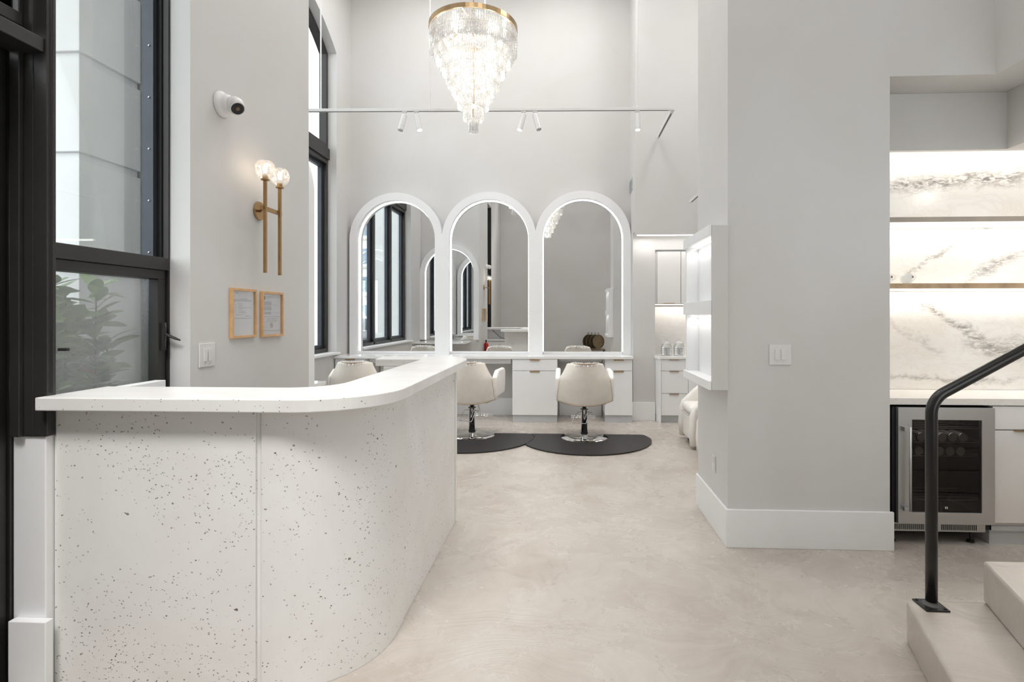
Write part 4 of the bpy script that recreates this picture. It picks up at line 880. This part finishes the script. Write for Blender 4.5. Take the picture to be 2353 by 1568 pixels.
def frame(y0, y1, z0, z1, label, second):
    t = thing('picture_frame', label, 'picture frame', (XW, (y0 + y1) / 2, z0), 'wood framed certificates on the pier')
    x0, x1 = XW + 0.001, XW + 0.020; b = 0.014
    MB().strip([(y0, z0), (y1, z0), (y1, z1), (y0, z1)], [(y0 + b, z0 + b), (y1 - b, z0 + b), (y1 - b, z1 - b), (y0 + b, z1 - b)], x0, x1, 'x', closed=True).build('frame', M['oak'], t, bevel=0.001)
    pp = MB().box(x0, x0 + 0.004, y0 + b, y1 - b, z0 + b, z1 - b).build('certificate', M['paper'], t)
    m = MB(); xx = x0 + 0.0042; W = y1 - y0 - 2 * b; H = z1 - z0 - 2 * b; rr = random.Random(5 if second else 4)
    def line(u0, u1, v, th=0.0011): m.box(xx, xx + 0.0003, y0 + b + u0 * W, y0 + b + u1 * W, z1 - b - v * H - th, z1 - b - v * H)
    if not second:
        line(.18, .28, .045, .002); line(.34, .70, .17, .0016)
        for v in (.195, .208, .222): line(.10, .90, v)
        for v, a, b_ in ((.24, .1, .2), (.27, .3, .45), (.30, .33, .43), (.32, .34, .5), (.35, .3, .42), (.37, .3, .92), (.39, .33, .5), (.42, .3, .42), (.45, .34, .58), (.47, .33, .6), (.49, .34, .63), (.53, .2, .5), (.555, .55, .8), (.565, .6, .85)): line(a, b_, v)
        line(.12, .88, .61, .0018)
        for v in (.24, .30, .36, .42, .47): line(.14, .2, v)
    else:
        line(.22, .88, .075, .0016); line(.24, .5, .055); line(.24, .4, .11)
        for v in [.19 + .011 * k for k in range(9)]: line(.04, .50, v, .0008)
        for v in [.31 + .011 * k for k in range(9)]: line(.04, .50, v, .0008)
        for v in [.44 + .011 * k for k in range(6)]: line(.04, .48, v, .0008)
        line(.02, .98, .555, .0014); line(.02, .98, .90, .0014)
        for v in (.60, .62, .655, .675): line(.25, .78, v, .001)
        for v in (.70, .76, .82, .87): line(.05, .30, v, .0008)
        line(.55, .92, .27, .0008); line(.55, .92, .46, .0008)
    m.build('printed_text', M['ink'], pp)
    if second:
        MB().lathe([(0, 0), (0.013, 0), (0.013, 0.0006), (0, 0.0006)], (xx, y0 + b + .12 * W, z1 - b - .10 * H), (1, 0, 0), 24).build('round_seal', M['seal'], pp)
        MB().lathe([(0, 0), (0.018, 0), (0.018, 0.0002), (0, 0.0002)], (xx - 0.0001, y0 + b + .5 * W, z1 - b - .77 * H), (1, 0, 0), 24).build('faint_stamp', M['pinkink'], pp)
    MB().box(x1 - 0.008, x1 - 0.0065, y0 + b, y1 - b, z0 + b, z1 - b).build('glazing', M['pictureglass'], t)
frame(2.945, 3.19, 1.345, 1.634, 'left wood framed certificate below the sconce, crossed by a curved glare', False)
frame(3.25, 3.50, 1.340, 1.628, 'right wood framed certificate below the sconce, with a round brown seal', True)

def rocker(axis, at, c0, c1, z0, z1, label, name='light_switch'):
    t = thing(name, label, 'light switch', ((at, (c0 + c1) / 2, z0) if axis == 'x' else ((c0 + c1) / 2, at, z0)))
    def bx(m, a, b, d0, d1, e0, e1):
        if axis == 'x': m.box(at + d0, at + d1, a, b, e0, e1)
        else: m.box(a, b, at - d1, at - d0, e0, e1)
        return m
    bx(MB(), c0, c1, 0.0005, 0.007, z0, z1).build('wall_plate', M['plate'], t, bevel=0.002)
    wd = c1 - c0; zm = (z0 + z1) / 2
    for k in (0, 1):
        a = c0 + wd * (0.24 + 0.29 * k); p = bx(MB(), a, a + wd * 0.21, 0.0072, 0.012, zm - 0.033, zm + 0.033); p.build('rocker', M['plate'], t, bevel=0.0015)
    m = MB()
    for k in (0, 1):
        for s in (-1, 1):
            a = c0 + wd * (0.345 + 0.29 * k)
            bx(m, a - 0.002, a + 0.002, 0.007, 0.0078, zm + s * 0.048 - 0.002, zm + s * 0.048 + 0.002)
    m.build('screws', M['steel'], t)
rocker('x', XW, 2.69, 2.815, 1.205, 1.33, 'white double rocker switch on the pier left of the certificates')
rocker('y', 3.475, 1.298, 1.436, 1.162, 1.292, 'white double rocker switch on the front of the grey column')
t = thing('power_outlet', 'white power outlet low on the side of the column', 'outlet', (1.04, 3.79, 0.40))
MB().box(1.033, 1.0395, 3.74, 3.815, 0.39, 0.505).build('wall_plate', M['plate'], t, bevel=0.002)
MB().box(1.0305, 1.0325, 3.76, 3.795, 0.405, 0.44).box(1.0305, 1.0325, 3.76, 3.795, 0.455, 0.49).build('socket_face', M['plastic'], t, bevel=0.001)

t = thing('security_camera', 'white dome security camera with a black lens high on the pier', 'security camera', (XW, 2.875, 2.646))
MB().lathe([(0, 0.0005), (0.070, 0.0005), (0.072, 0.006), (0.066, 0.020), (0.058, 0.026), (0.054, 0.030), (0.052, 0.045), (0.046, 0.058), (0, 0.06)], (XW, 2.875, 2.646), (1, 0, 0), 48).build('base', M['plastic'], t, smooth=True)
cdir = Vector((0.62, -0.42, -0.66)).normalized(); cc = Vector((XW + 0.078, 2.875, 2.642))
MB().lathe([(0, -0.048), (0.025, -0.042), (0.042, -0.02), (0.047, 0.0), (0.045, 0.02), (0.037, 0.046), (0.034, 0.046), (0.033, 0.040), (0, 0.040)], cc, cdir, 40).build('camera_ball', M['plastic'], t, smooth=True)
MB().lathe([(0, 0.041), (0.0325, 0.041), (0.0325, 0.044), (0, 0.045)], cc, cdir, 32).build('lens_window', M['darkrub'], t)
MB().lathe([(0, 0.0455), (0.011, 0.0455), (0.008, 0.049), (0, 0.050)], cc, cdir, 20).build('lens', M['bronze'], t)

t = thing('fire_extinguisher', 'red fire extinguisher beside the desk, seen only in the middle mirror', 'fire extinguisher', (-1.80, 3.30, 0.02))
MB().lathe([(0, 0.0), (0.05, 0.0), (0.056, 0.01), (0.056, 0.36), (0.045, 0.40), (0.02, 0.42), (0, 0.42)], (-1.835, 3.30, 0.42), seg=28).build('cylinder', M['red'], t, smooth=True)
MB().cyl((-1.835, 3.30, 0.84), (-1.835, 3.30, 0.88), 0.018, 16).box(-1.85, -1.82, 3.22, 3.36, 0.88, 0.892).build('valve_handle', M['darkrub'], t)
MB().tube([(-1.835, 3.36, 0.86), (-1.835, 3.39, 0.80), (-1.835, 3.385, 0.60)], 0.008, 8).build('hose', M['darkrub'], t, smooth=True)
MB().box(-1.8995, -1.88, 3.27, 3.33, 0.5, 0.8).build('bracket', M['steel'], t)

# station on the back of the pier
t = thing('arched_mirror', 'arched mirror on the back of the pier, its rim peeking past the wall edge', 'mirror', (-2.55, 3.95, 0.93))
ax, yb = -2.56, 3.891
def flip(pts): return pts
O = [(ax - 0.655, 0.93)] + arc(ax, 2.40, 0.655, PI, 0, 40) + [(ax + 0.655, 0.93)]
I = [(ax - 0.55, 0.93)] + arc(ax, 2.40, 0.55, PI, 0, 40) + [(ax + 0.55, 0.93)]
MB().strip(O, I, yb + 0.0, yb + 0.10, 'y').build('arch_board', M['trim'], t)
MB().prism(I, yb + 0.002, yb + 0.01, 'y').build('mirror_glass', M['mirror'], t)
I2 = [(ax - 0.538, 0.93)] + arc(ax, 2.40, 0.538, PI, 0, 40) + [(ax + 0.538, 0.93)]
MB().strip(I, I2, yb + 0.011, yb + 0.02, 'y').build('led_strip', M['led'], t)
tag(MB().box(-3.2125, -2.09, 3.892, 4.60, 0.868, 0.902).build('console_shelf', M['quartz'], bevel=0.002), 'white console shelf with its corner showing past the pier below the window', 'shelf')

# bronze trays leaning behind the camera
for k in range(4):
    t = thing('round_tray', 'round bronze tray with handle, %s of four in the right mirror' % ('leftmost', 'second from the left', 'third from the left', 'rightmost')[k], 'tray', (0.72 + k * 0.10, -0.9 + k * 0.06, 0.42), 'bronze trays on a rack')
    MB().lathe([(0, 0.0), (0.20, 0.0), (0.215, 0.01), (0.215, 0.035), (0.20, 0.035), (0.20, 0.015), (0, 0.012)], (0.72 + k * 0.10, -0.9 + k * 0.06, 0.66), (0.55, 0.83, 0), 40).build('dish', M['bronze'], t, smooth=False)
    MB().tube([(0.71 + k * 0.10, -0.89 + k * 0.06, 0.87), (0.71 + k * 0.10, -0.89 + k * 0.06, 0.93), (0.74 + k * 0.10, -0.91 + k * 0.06, 0.94), (0.75 + k * 0.10, -0.91 + k * 0.06, 0.87)], 0.008, 8).build('handle', M['bronze'], t)
t = thing('tray_rack', 'low dark stand holding the bronze trays behind the photographer', 'rack', (0.87, -0.82, 0))
MB().box(0.50, 1.24, -1.05, -0.60, 0.40, 0.43).build('rack_top', M['bronze'], t, bevel=0.003)
for x in (0.54, 1.20):
    for y in (-1.01, -0.64): MB().cyl((x, y, 0), (x, y, 0.40), 0.015, 12).build('leg', M['black'], t)

# ================================================================== COFFEE NICHE
tag(MB().box(2.047, 4.4, 3.985, 4.019, 0.944, 2.58).build('marble_backsplash', M['marble']), 'white marble wall slab with grey veins behind the coffee counter', 'marble slab')
tag(MB().box(2.047, 4.4, 3.565, 3.984, 0.900, 0.943).build('marble_counter', M['marble'], bevel=0.002), 'white veined marble counter above the drinks fridge', 'counter')
for z0, z1, lab in ((2.109, 2.144, 'upper marble shelf, empty, on the veined marble wall'), (1.659, 1.695, 'lower marble shelf carrying the white cups on the marble wall')):
    t = thing('marble_shelf', lab, 'shelf', (3.0, 3.85, z0), 'marble wall shelves')
    MB().box(2.047, 4.4, 3.745, 3.984, z0, z1).build('shelf_board', M['marble'], t, bevel=0.001)
    MB().box(2.047, 4.4, 3.744, 3.7449, z0, z1 - 0.001).build('front_edge', M['taupe' if z0 > 2 else 'tan'], t)
    MB().box(2.10, 4.3, 3.955, 3.965, z0 - 0.006, z0 - 0.0005).build('led_strip', M['ledwarm'], t)
    area_lamp('shelf_under_lamp', (3.2, 3.94, z0 - 0.012), 2.2, 0.03, 6.5, (1, 0.96, 0.90), parent=t)
struct(MB().box(2.05, 4.4, 3.80, 4.0, 2.583, 2.595), 'trim_2', M['ledwarm'])
area_lamp('niche_cove_lamp', (3.2, 3.90, 2.578), 2.2, 0.10, 1.2, (1, 0.97, 0.93))
def cup(x, label):
    t = thing('coffee_cup', label, 'cup', (x, 3.84, 1.6955), 'white espresso cups on the marble shelf')
    MB().lathe([(0, 0.002), (0.020, 0.0), (0.022, 0.004), (0.034, 0.016), (0.041, 0.040), (0.043, 0.066), (0.040, 0.066), (0.037, 0.040), (0.028, 0.015), (0, 0.010)], (x, 3.84, 1.6955), seg=32).build('bowl', M['ceramic'], t, smooth=True)
    MB().tube([(x + 0.040, 3.84, 1.755), (x + 0.055, 3.84, 1.757), (x + 0.062, 3.84, 1.745), (x + 0.054, 3.84, 1.728), (x + 0.037, 3.84, 1.717)], 0.0035, 8).build('handle', M['ceramic'], t, smooth=True)
    MB().box(x + 0.008, x + 0.018, 3.7965, 3.7985, 1.735, 1.748).build('emblem', M['seal'], t)
cup(2.375, 'white cup with a tiny brown emblem on the lower marble shelf')
cup(2.235, 'white cup half hidden by the column edge on the lower marble shelf')
# fridge
t = thing('drinks_fridge', 'stainless undercounter drinks fridge with a smoked glass door', 'fridge', (2.44, 3.7, 0))
FX0, FX1, FZ0, FZ1 = 2.136, 2.733, 0.142, 0.886
MB().box(FX0 - 0.02, FX0 + 0.01, 3.572, 3.98, 0.10, 0.885).box(FX1 - 0.01, FX1, 3.572, 3.98, 0.10, 0.885).box(FX0, FX1, 3.572, 3.98, 0.875, 0.886).box(FX0, FX1, 3.95, 3.98, 0.10, 0.885).box(FX0, FX1, 3.572, 3.98, 0.10, 0.16).build('body', M['darkrub'], t)
dr = MB().strip([(FX0, FZ0), (FX1, FZ0), (FX1, FZ1), (FX0, FZ1)], [(2.222, 0.216), (2.653, 0.216), (2.653, 0.808), (2.222, 0.808)], 3.54, 3.568, 'y', closed=True).build('door', M['steel'], t, bevel=0.002)
MB().box(2.222, 2.653, 3.55, 3.556, 0.216, 0.808).build('glass_pane', M['smoked'], dr)
hm = MB().cyl((2.187, 3.50, 0.235), (2.187, 3.50, 0.768), 0.0075, 16)
hm.build('handle', M['steel'], dr, smooth=True)
MB().box(2.150, 2.187, 3.50, 3.54, 0.235, 0.262).box(2.150, 2.187, 3.50, 3.54, 0.742, 0.768).build('handle_bracket', M['steel'], dr, bevel=0.001)
MB().box(FX0 - 0.03, FX1 - 0.04, 3.566, 3.575, 0.085, 0.139).build('grille', M['steel'], t, bevel=0.001)
m = MB()
for s0, s1 in ((FX0 - 0.02, 2.33), (2.42, 2.65)):
    n = int((s1 - s0) / 0.0125)
    for k in range(n): m.box(s0 + k * 0.0125, s0 + k * 0.0125 + 0.0055, 3.5645, 3.5662, 0.096, 0.131)
m.build('grille_slots', M['gasket'], t)
for x in (2.14, 2.64): MB().cyl((x, 3.62, 0.012), (x, 3.62, 0.10), 0.007, 12).lathe([(0.001, 0), (0.022, 0), (0.022, 0.012), (0, 0.012)], (x, 3.62, 0.0), seg=20).build('foot', M['darkrub'], t)
for z in (0.775 - 0.03, 0.655, 0.565, 0.28):
    m = MB()
    for y in (3.60, 3.66, 3.72, 3.78, 3.84): m.box(FX0 + 0.012, FX1 - 0.012, y, y + 0.004, z - 0.004, z)
    m.build('wire_shelf', M['steel'], t)
MB().box(2.432, 2.437, 3.5485, 3.5498, 0.238, 0.252).box(2.442, 2.447, 3.5485, 3.5498, 0.238, 0.252).build('display_marks', M['plastic'], dr)
area_lamp('fridge_lamp', (2.44, 3.75, 0.87), 0.4, 0.2, 0.7, (1, 0.95, 0.9), parent=t)
def can(x, z, row, k):
    o = thing('drink_can', 'silver drink can lying end out, %s from left on the %s fridge shelf' % (('first', 'second', 'third', 'fourth', 'fifth', 'sixth')[k], row), 'can', (x, 3.66, z), 'cans on the %s fridge shelf' % row)
    MB().lathe([(0.001, 0.004), (0.024, 0.004), (0.026, 0.0), (0.029, 0.008), (0.030, 0.02), (0.030, 0.10), (0.025, 0.118), (0.001, 0.118)], (x, 3.60, z), (0, 1, 0), 24).build('can_body', M['shadecan'], o, smooth=True)
    MB().lathe([(0.001, 0.002), (0.023, 0.002), (0.0245, -0.001), (0.0275, -0.001), (0.028, 0.003), (0.001, 0.0035)], (x, 3.5985, z), (0, 1, 0), 24).build('can_end', M['can'], o)
    MB().box(x - 0.006, x + 0.006, 3.5965, 3.599, z + 0.001, z + 0.014).build('pull_tab', M['steel'], o)
for k in range(6): can(2.252 + k * 0.0655, 0.6555 + 0.0305, 'upper', k)
for k in range(6): can(2.236 + k * 0.0655, 0.5655 + 0.0305, 'lower', k)
# cabinet right of the fridge
t = thing('base_cabinet', 'white base cabinet with a top drawer right of the drinks fridge', 'cabinet', (3.2, 3.7, 0))
MB().box(2.742, 4.4, 3.60, 3.98, 0.12, 0.898).build('body', M['cabwarm'], t)
MB().box(2.742, 4.4, 3.585, 3.96, 0.09, 0.1195).box(2.742, 4.4, 3.60, 3.96, 0.0, 0.09).build('toe_kick', M['toe'], t)
for x0 in (2.744, 3.35):
    d = MB().box(x0, x0 + 0.60, 3.575, 3.598, 0.745, 0.892).build('drawer', M['cabwarm'], t, bevel=0.0015)
    d2 = MB().box(x0, x0 + 0.60, 3.575, 3.598, 0.145, 0.737).build('door', M['cabwarm'], t, bevel=0.0015)
    MB().box(x0 + 0.13, x0 + 0.30, 3.563, 3.576, 0.732, 0.739).build('edge_pull', M['pull'], d2)

# ================================================================== CEILING LIGHTS: SQUARE FILL PANELS ADDED ABOVE THE VIEW
for i, (x, y, e) in enumerate(((-2.0, 6.6, 24), (0.0, 6.6, 25), (-2.0, 4.9, 19), (0.0, 4.6, 24), (-0.8, 2.6, 15), (0.9, 2.0, 12), (-0.8, 0.4, 13), (1.3, 0.4, 12), (2.4, 5.6, 36))):
    t = thing('ceiling_fill_light', 'added unseen square white fill light panel above ' + ('the window end of the mirror counter', 'the right end of the mirror counter', 'the salon floor near the arched window', 'the middle of the salon floor', 'the reception desk', 'the aisle before the column', 'the entrance door', 'the foot of the stairs', 'the lounge chairs')[i], 'ceiling light', (x, y, TOP), 'added square ceiling fill panels')
    MB().strip([(x - .42, y - .42), (x + .42, y - .42), (x + .42, y + .42), (x - .42, y + .42)], [(x - .38, y - .38), (x + .38, y - .38), (x + .38, y + .38), (x - .38, y + .38)], TOP - 0.03, TOP - 0.001, 'z', closed=True).build('frame', M['trim'], t)
    MB().box(x - .38, x + .38, y - .38, y + .38, TOP - 0.012, TOP - 0.002).build('diffuser', M['panel'], t)
    area_lamp('ceiling_fill_lamp', (x, y, TOP - 0.04), 0.76, 0.76, e, (1, 0.985, 0.97), parent=t)
# low ceiling downlights under the mezzanine
for i, (x, y) in enumerate(((3.3, 1.6), (3.3, 2.9))):
    t = thing('downlight', 'small round recessed downlight ' + ('above the stair steps', 'beside the marble niche soffit')[i], 'ceiling light', (x, y, 2.983), 'recessed downlights over the stairs')
    MB().lathe([(0.001, -0.004), (0.045, -0.004), (0.06, -0.006), (0.06, -0.0005), (0.001, -0.0005)], (x, y, 2.983 if y < 2 else 2.597), seg=28).build('lens', M['spotled'], t)
    area_lamp('downlight_lamp', (x, y, (2.983 if y < 2 else 2.597) - 0.02), 0.1, 0.1, 6, (1, 0.97, 0.93), parent=t)

# ================================================================== OUTSIDE
struct(MB().box(-60, -3.47, -80, 60, -0.25, -0.14).box(-3.47, -2.32, -10, 3.35, -0.25, -0.14), 'ground', M['pave'])
tag(MB().box(-30, -6.0, -80, 60, -0.14, -0.12).build('street', M['asphalt']), 'grey asphalt street outside the windows', 'street')
# outside column with recessed grooves
m = MB(); z = -0.12; zb = 1.79 - 0.004
lev = [-0.12, 0.65, 1.222 + 0.571 - 0.0, 2.365, 2.936, 3.51, 4.08, 4.65, 5.22, 5.80, 6.4, 7.0]
gz = [0.65, 1.22, 2.365, 2.936, 3.51, 4.08, 4.65, 5.22, 5.8]
zs = -0.12
for g in [0.65, 1.79, 2.365, 2.936, 3.51, 4.08, 4.65, 5.22, 5.8]:
    m.box(-4.6, -2.75, 2.905, 3.345, zs, g); m.box(-4.58, -2.77, 2.925, 3.345, g, g + 0.045); zs = g + 0.045
m.box(-4.6, -2.75, 2.905, 3.345, zs, 7.0)
tag(m.build('stone_column', M['ext'], bevel=0.003), 'white stucco outside column with horizontal grooves, seen through the front window', 'column')
tag(MB().box(-3.0, -2.33, 0.6, 2.88, -0.139, 0.285).build('planter', M['ext'], bevel=0.01), 'low white planter outside the front window holding the shrub', 'planter')
def shrub(cx, cy, z0, n, ex, label, seed):
    rr = random.Random(seed)
    t = thing('shrub', label, 'shrub', (cx, cy, z0))
    stems = MB(); tips = []
    for k in range(30):
        bx, by = cx + rr.uniform(-.6, .6) * ex[0], cy + rr.uniform(-.7, .7) * ex[1]
        h = rr.uniform(0.55, 1.0) * ex[2]
        tx_, ty_ = bx + rr.uniform(-.35, .35) * ex[0], by + rr.uniform(-.4, .4) * ex[1]
        p = [(bx, by, z0), ((bx + tx_) / 2 + rr.uniform(-.03, .03), (by + ty_) / 2, z0 + h * .5), (tx_, ty_, z0 + h)]
        stems.tube(p, [0.008, 0.006, 0.003], 6)
        tips.append(p)
    stems.build('stems', M['bark'], t, smooth=True)
    def leaf(m, p, d, L, W):
        d = d.normalized(); s = d.cross(Vector((0, 0, 1)))
        if s.length < .1: s = Vector((1, 0, 0))
        s.normalize(); s = (Matrix.Rotation(rr.uniform(-.7, .7), 3, d) @ s); nrm = s.cross(d)
        prof = [(0, .02), (.15, .55), (.35, .95), (.6, 1.0), (.82, .68), (1, .04)]
        rows = []
        for (u, w_) in prof:
            c = p + d * (L * u) + nrm * (-0.18 * L * u * u)
            rows.append([m.bm.verts.new(c + s * (W * w_ * q) + nrm * (0.18 * W * w_ * abs(q))) for q in (-1, 0, 1)])
        for a, b in zip(rows[:-1], rows[1:]):
            for k in range(2): m.bm.faces.new((a[k], a[k + 1], b[k + 1], b[k]))
    m = MB(); mr = MB()
    for k in range(n):
        p = rr.choice(tips); f = rr.uniform(0.35, 1.0) ** 0.7
        a, b, c = [Vector(q) for q in p]
        pos = a.lerp(b, f * 2) if f < .5 else b.lerp(c, f * 2 - 1)
        ang_ = rr.uniform(0, 2 * PI); d = Vector((math.cos(ang_), math.sin(ang_), rr.uniform(-0.1, 1.3)))
        leaf(mr if k % 120 == 7 else m, pos, d, rr.uniform(.09, .16), rr.uniform(.022, .036))
    m.build('foliage', M['leaf'], t, smooth=True, kind='stuff'); mr.build('new_growth', M['redleaf'], t, smooth=True)
shrub(-2.60, 2.47, 0.30, 2300, (0.24, 0.34, 1.42), 'leafy green shrub seen through the lower pane of the front window', 11)
shrub(-2.62, 1.50, 0.30, 1200, (0.22, 0.30, 1.15), 'second green shrub in the planter, further along the front window', 12)
# buildings, palm, car, street lamp (seen mostly in the left mirror)
def building(x0, x1, y0, y1, h, label, faces, fl=3.2):
    t = thing('building', label, 'building', ((x0 + x1) / 2, (y0 + y1) / 2, -0.1))
    MB().box(x0, x1, y0, y1, -0.119, h).build('walls', M['ext'], t)
    m = MB()
    z = 3.6
    while z < h - 1:
        m.box(x0 - .15, x1 + .15, y0 - .15, y1 + .15, z, z + .25); z += fl
    m.build('floor_bands', M['extshade'], t)
    for face in faces:
        z = 0.9
        while z < h - 2.2:
            n = int(((x1 - x0) if face == 'y' else (y1 - y0)) / 3.0)
            for k in range(n):
                if face == 'y': a = x0 + 1.0 + k * 3.0; wdw = MB().box(a, a + 1.5, y1, y1 + .06, z, z + 1.7); 
                else: a = y0 + 1.0 + k * 3.0; wdw = MB().box(x1, x1 + .06, a, a + 1.5, z, z + 1.7)
                w_ = wdw.build('window', M['winblue'], t)
                if face == 'y': MB().box(a + .71, a + .79, y1 + .06, y1 + .09, z, z + 1.7).build('mullion', M['ext'], w_)
                else: MB().box(x1 + .06, x1 + .09, a + .71, a + .79, z, z + 1.7).build('mullion', M['ext'], w_)
            z += fl
building(-27, -14.0, -52, -44, 15, 'pale apartment block with blue windows, reflected in the left mirror', ('y',))
tag(MB().box(-12.0, -9.0, 7.0, 34, -0.119, 9.0).build('building', M['ext']), 'plain white building wall outside the salon window', 'building')
t = thing('palm_tree', 'palm tree on the street, reflected in the left mirror', 'palm tree', (-10.0, -14.3, -0.1))
MB().tube([(-10.0, -14.3, -0.1), (-10.05, -14.3, 1.6), (-10.0, -14.3, 3.2)], [0.17, 0.14, 0.13], 12).build('trunk', M['bark'], t, smooth=True)
m = MB(); rr = random.Random(2)
for k in range(46):
    a = rr.uniform(0, 2 * PI); el = rr.uniform(-0.7, 1.2); L = rr.uniform(1.3, 2.1); base = Vector((-10.0, -14.3, 3.2)); pts = []
    for j in range(9):
        u = j / 8; pts.append(base + Vector((math.cos(a) * math.cos(el), math.sin(a) * math.cos(el), math.sin(el))) * (L * u) + Vector((0, 0, -0.9 * u * u)))
    side = Vector((-math.sin(a), math.cos(a), 0))
    for j in range(1, 8):
        for s in (-1, 1):
            for q in (0, 0.5):
                p0 = pts[j].lerp(pts[j + 1], q); d = (pts[j + 1] - pts[j]).normalized(); tip = p0 + side * (s * 0.34 * (1.15 - j / 8)) + d * 0.22 + Vector((0, 0, -0.10))
                m.bm.faces.new([m.bm.verts.new(v) for v in (p0, p0 + d * 0.05, tip)])
m.build('fronds', M['palm'], t, kind='stuff')
t = thing('pickup_truck', 'dark pickup truck with a lit red tail light, reflected in the left mirror', 'truck', (-12.3, -19.5, -0.1))
MB().prism([(-17.0, 0.5), (-17.0, 1.15), (-16.0, 1.25), (-15.3, 1.85), (-13.9, 1.85), (-13.5, 1.25), (-11.4, 1.2), (-11.4, 0.5)], -20.4, -18.6, 'y').build('body', M['carpaint'], t, bevel=0.06, seg=3)
MB().prism([(-15.85, 1.27), (-15.25, 1.78), (-13.95, 1.78), (-13.6, 1.27)], -20.35, -18.57, 'y').build('windows', M['winblue'], t)
for x in (-16.0, -12.3):
    wh = MB().cyl((x, -18.85, 0.26), (x, -18.55, 0.26), 0.38, 28).build('wheel', M['darkrub'], t); MB().cyl((x, -18.56, 0.26), (x, -18.52, 0.26), 0.22, 20).build('hub', M['steel'], wh)
    MB().cyl((x, -20.45, 0.26), (x, -20.15, 0.26), 0.38, 28).build('wheel', M['darkrub'], t)
MB().box(-11.75, -11.38, -18.72, -18.56, 0.75, 1.15).box(-11.42, -11.36, -18.75, -18.6, 0.75, 1.15).build('tail_light', M['carlight'], t)
t = thing('street_lamp', 'white globe street lamp outside, reflected in the left mirror', 'street lamp', (-6.6, -4.3, -0.12))
MB().cyl((-6.6, -4.3, -0.12), (-6.6, -4.3, 2.9), 0.04, 12).build('pole', M['black'], t)
MB().lathe([(0, -0.16), (0.10, -0.15), (0.20, -0.08), (0.26, 0.0), (0.22, 0.08), (0.12, 0.14), (0, 0.16)], (-6.6, -4.3, 3.05), seg=24).build('globe', M['ceramic'], t, smooth=True)
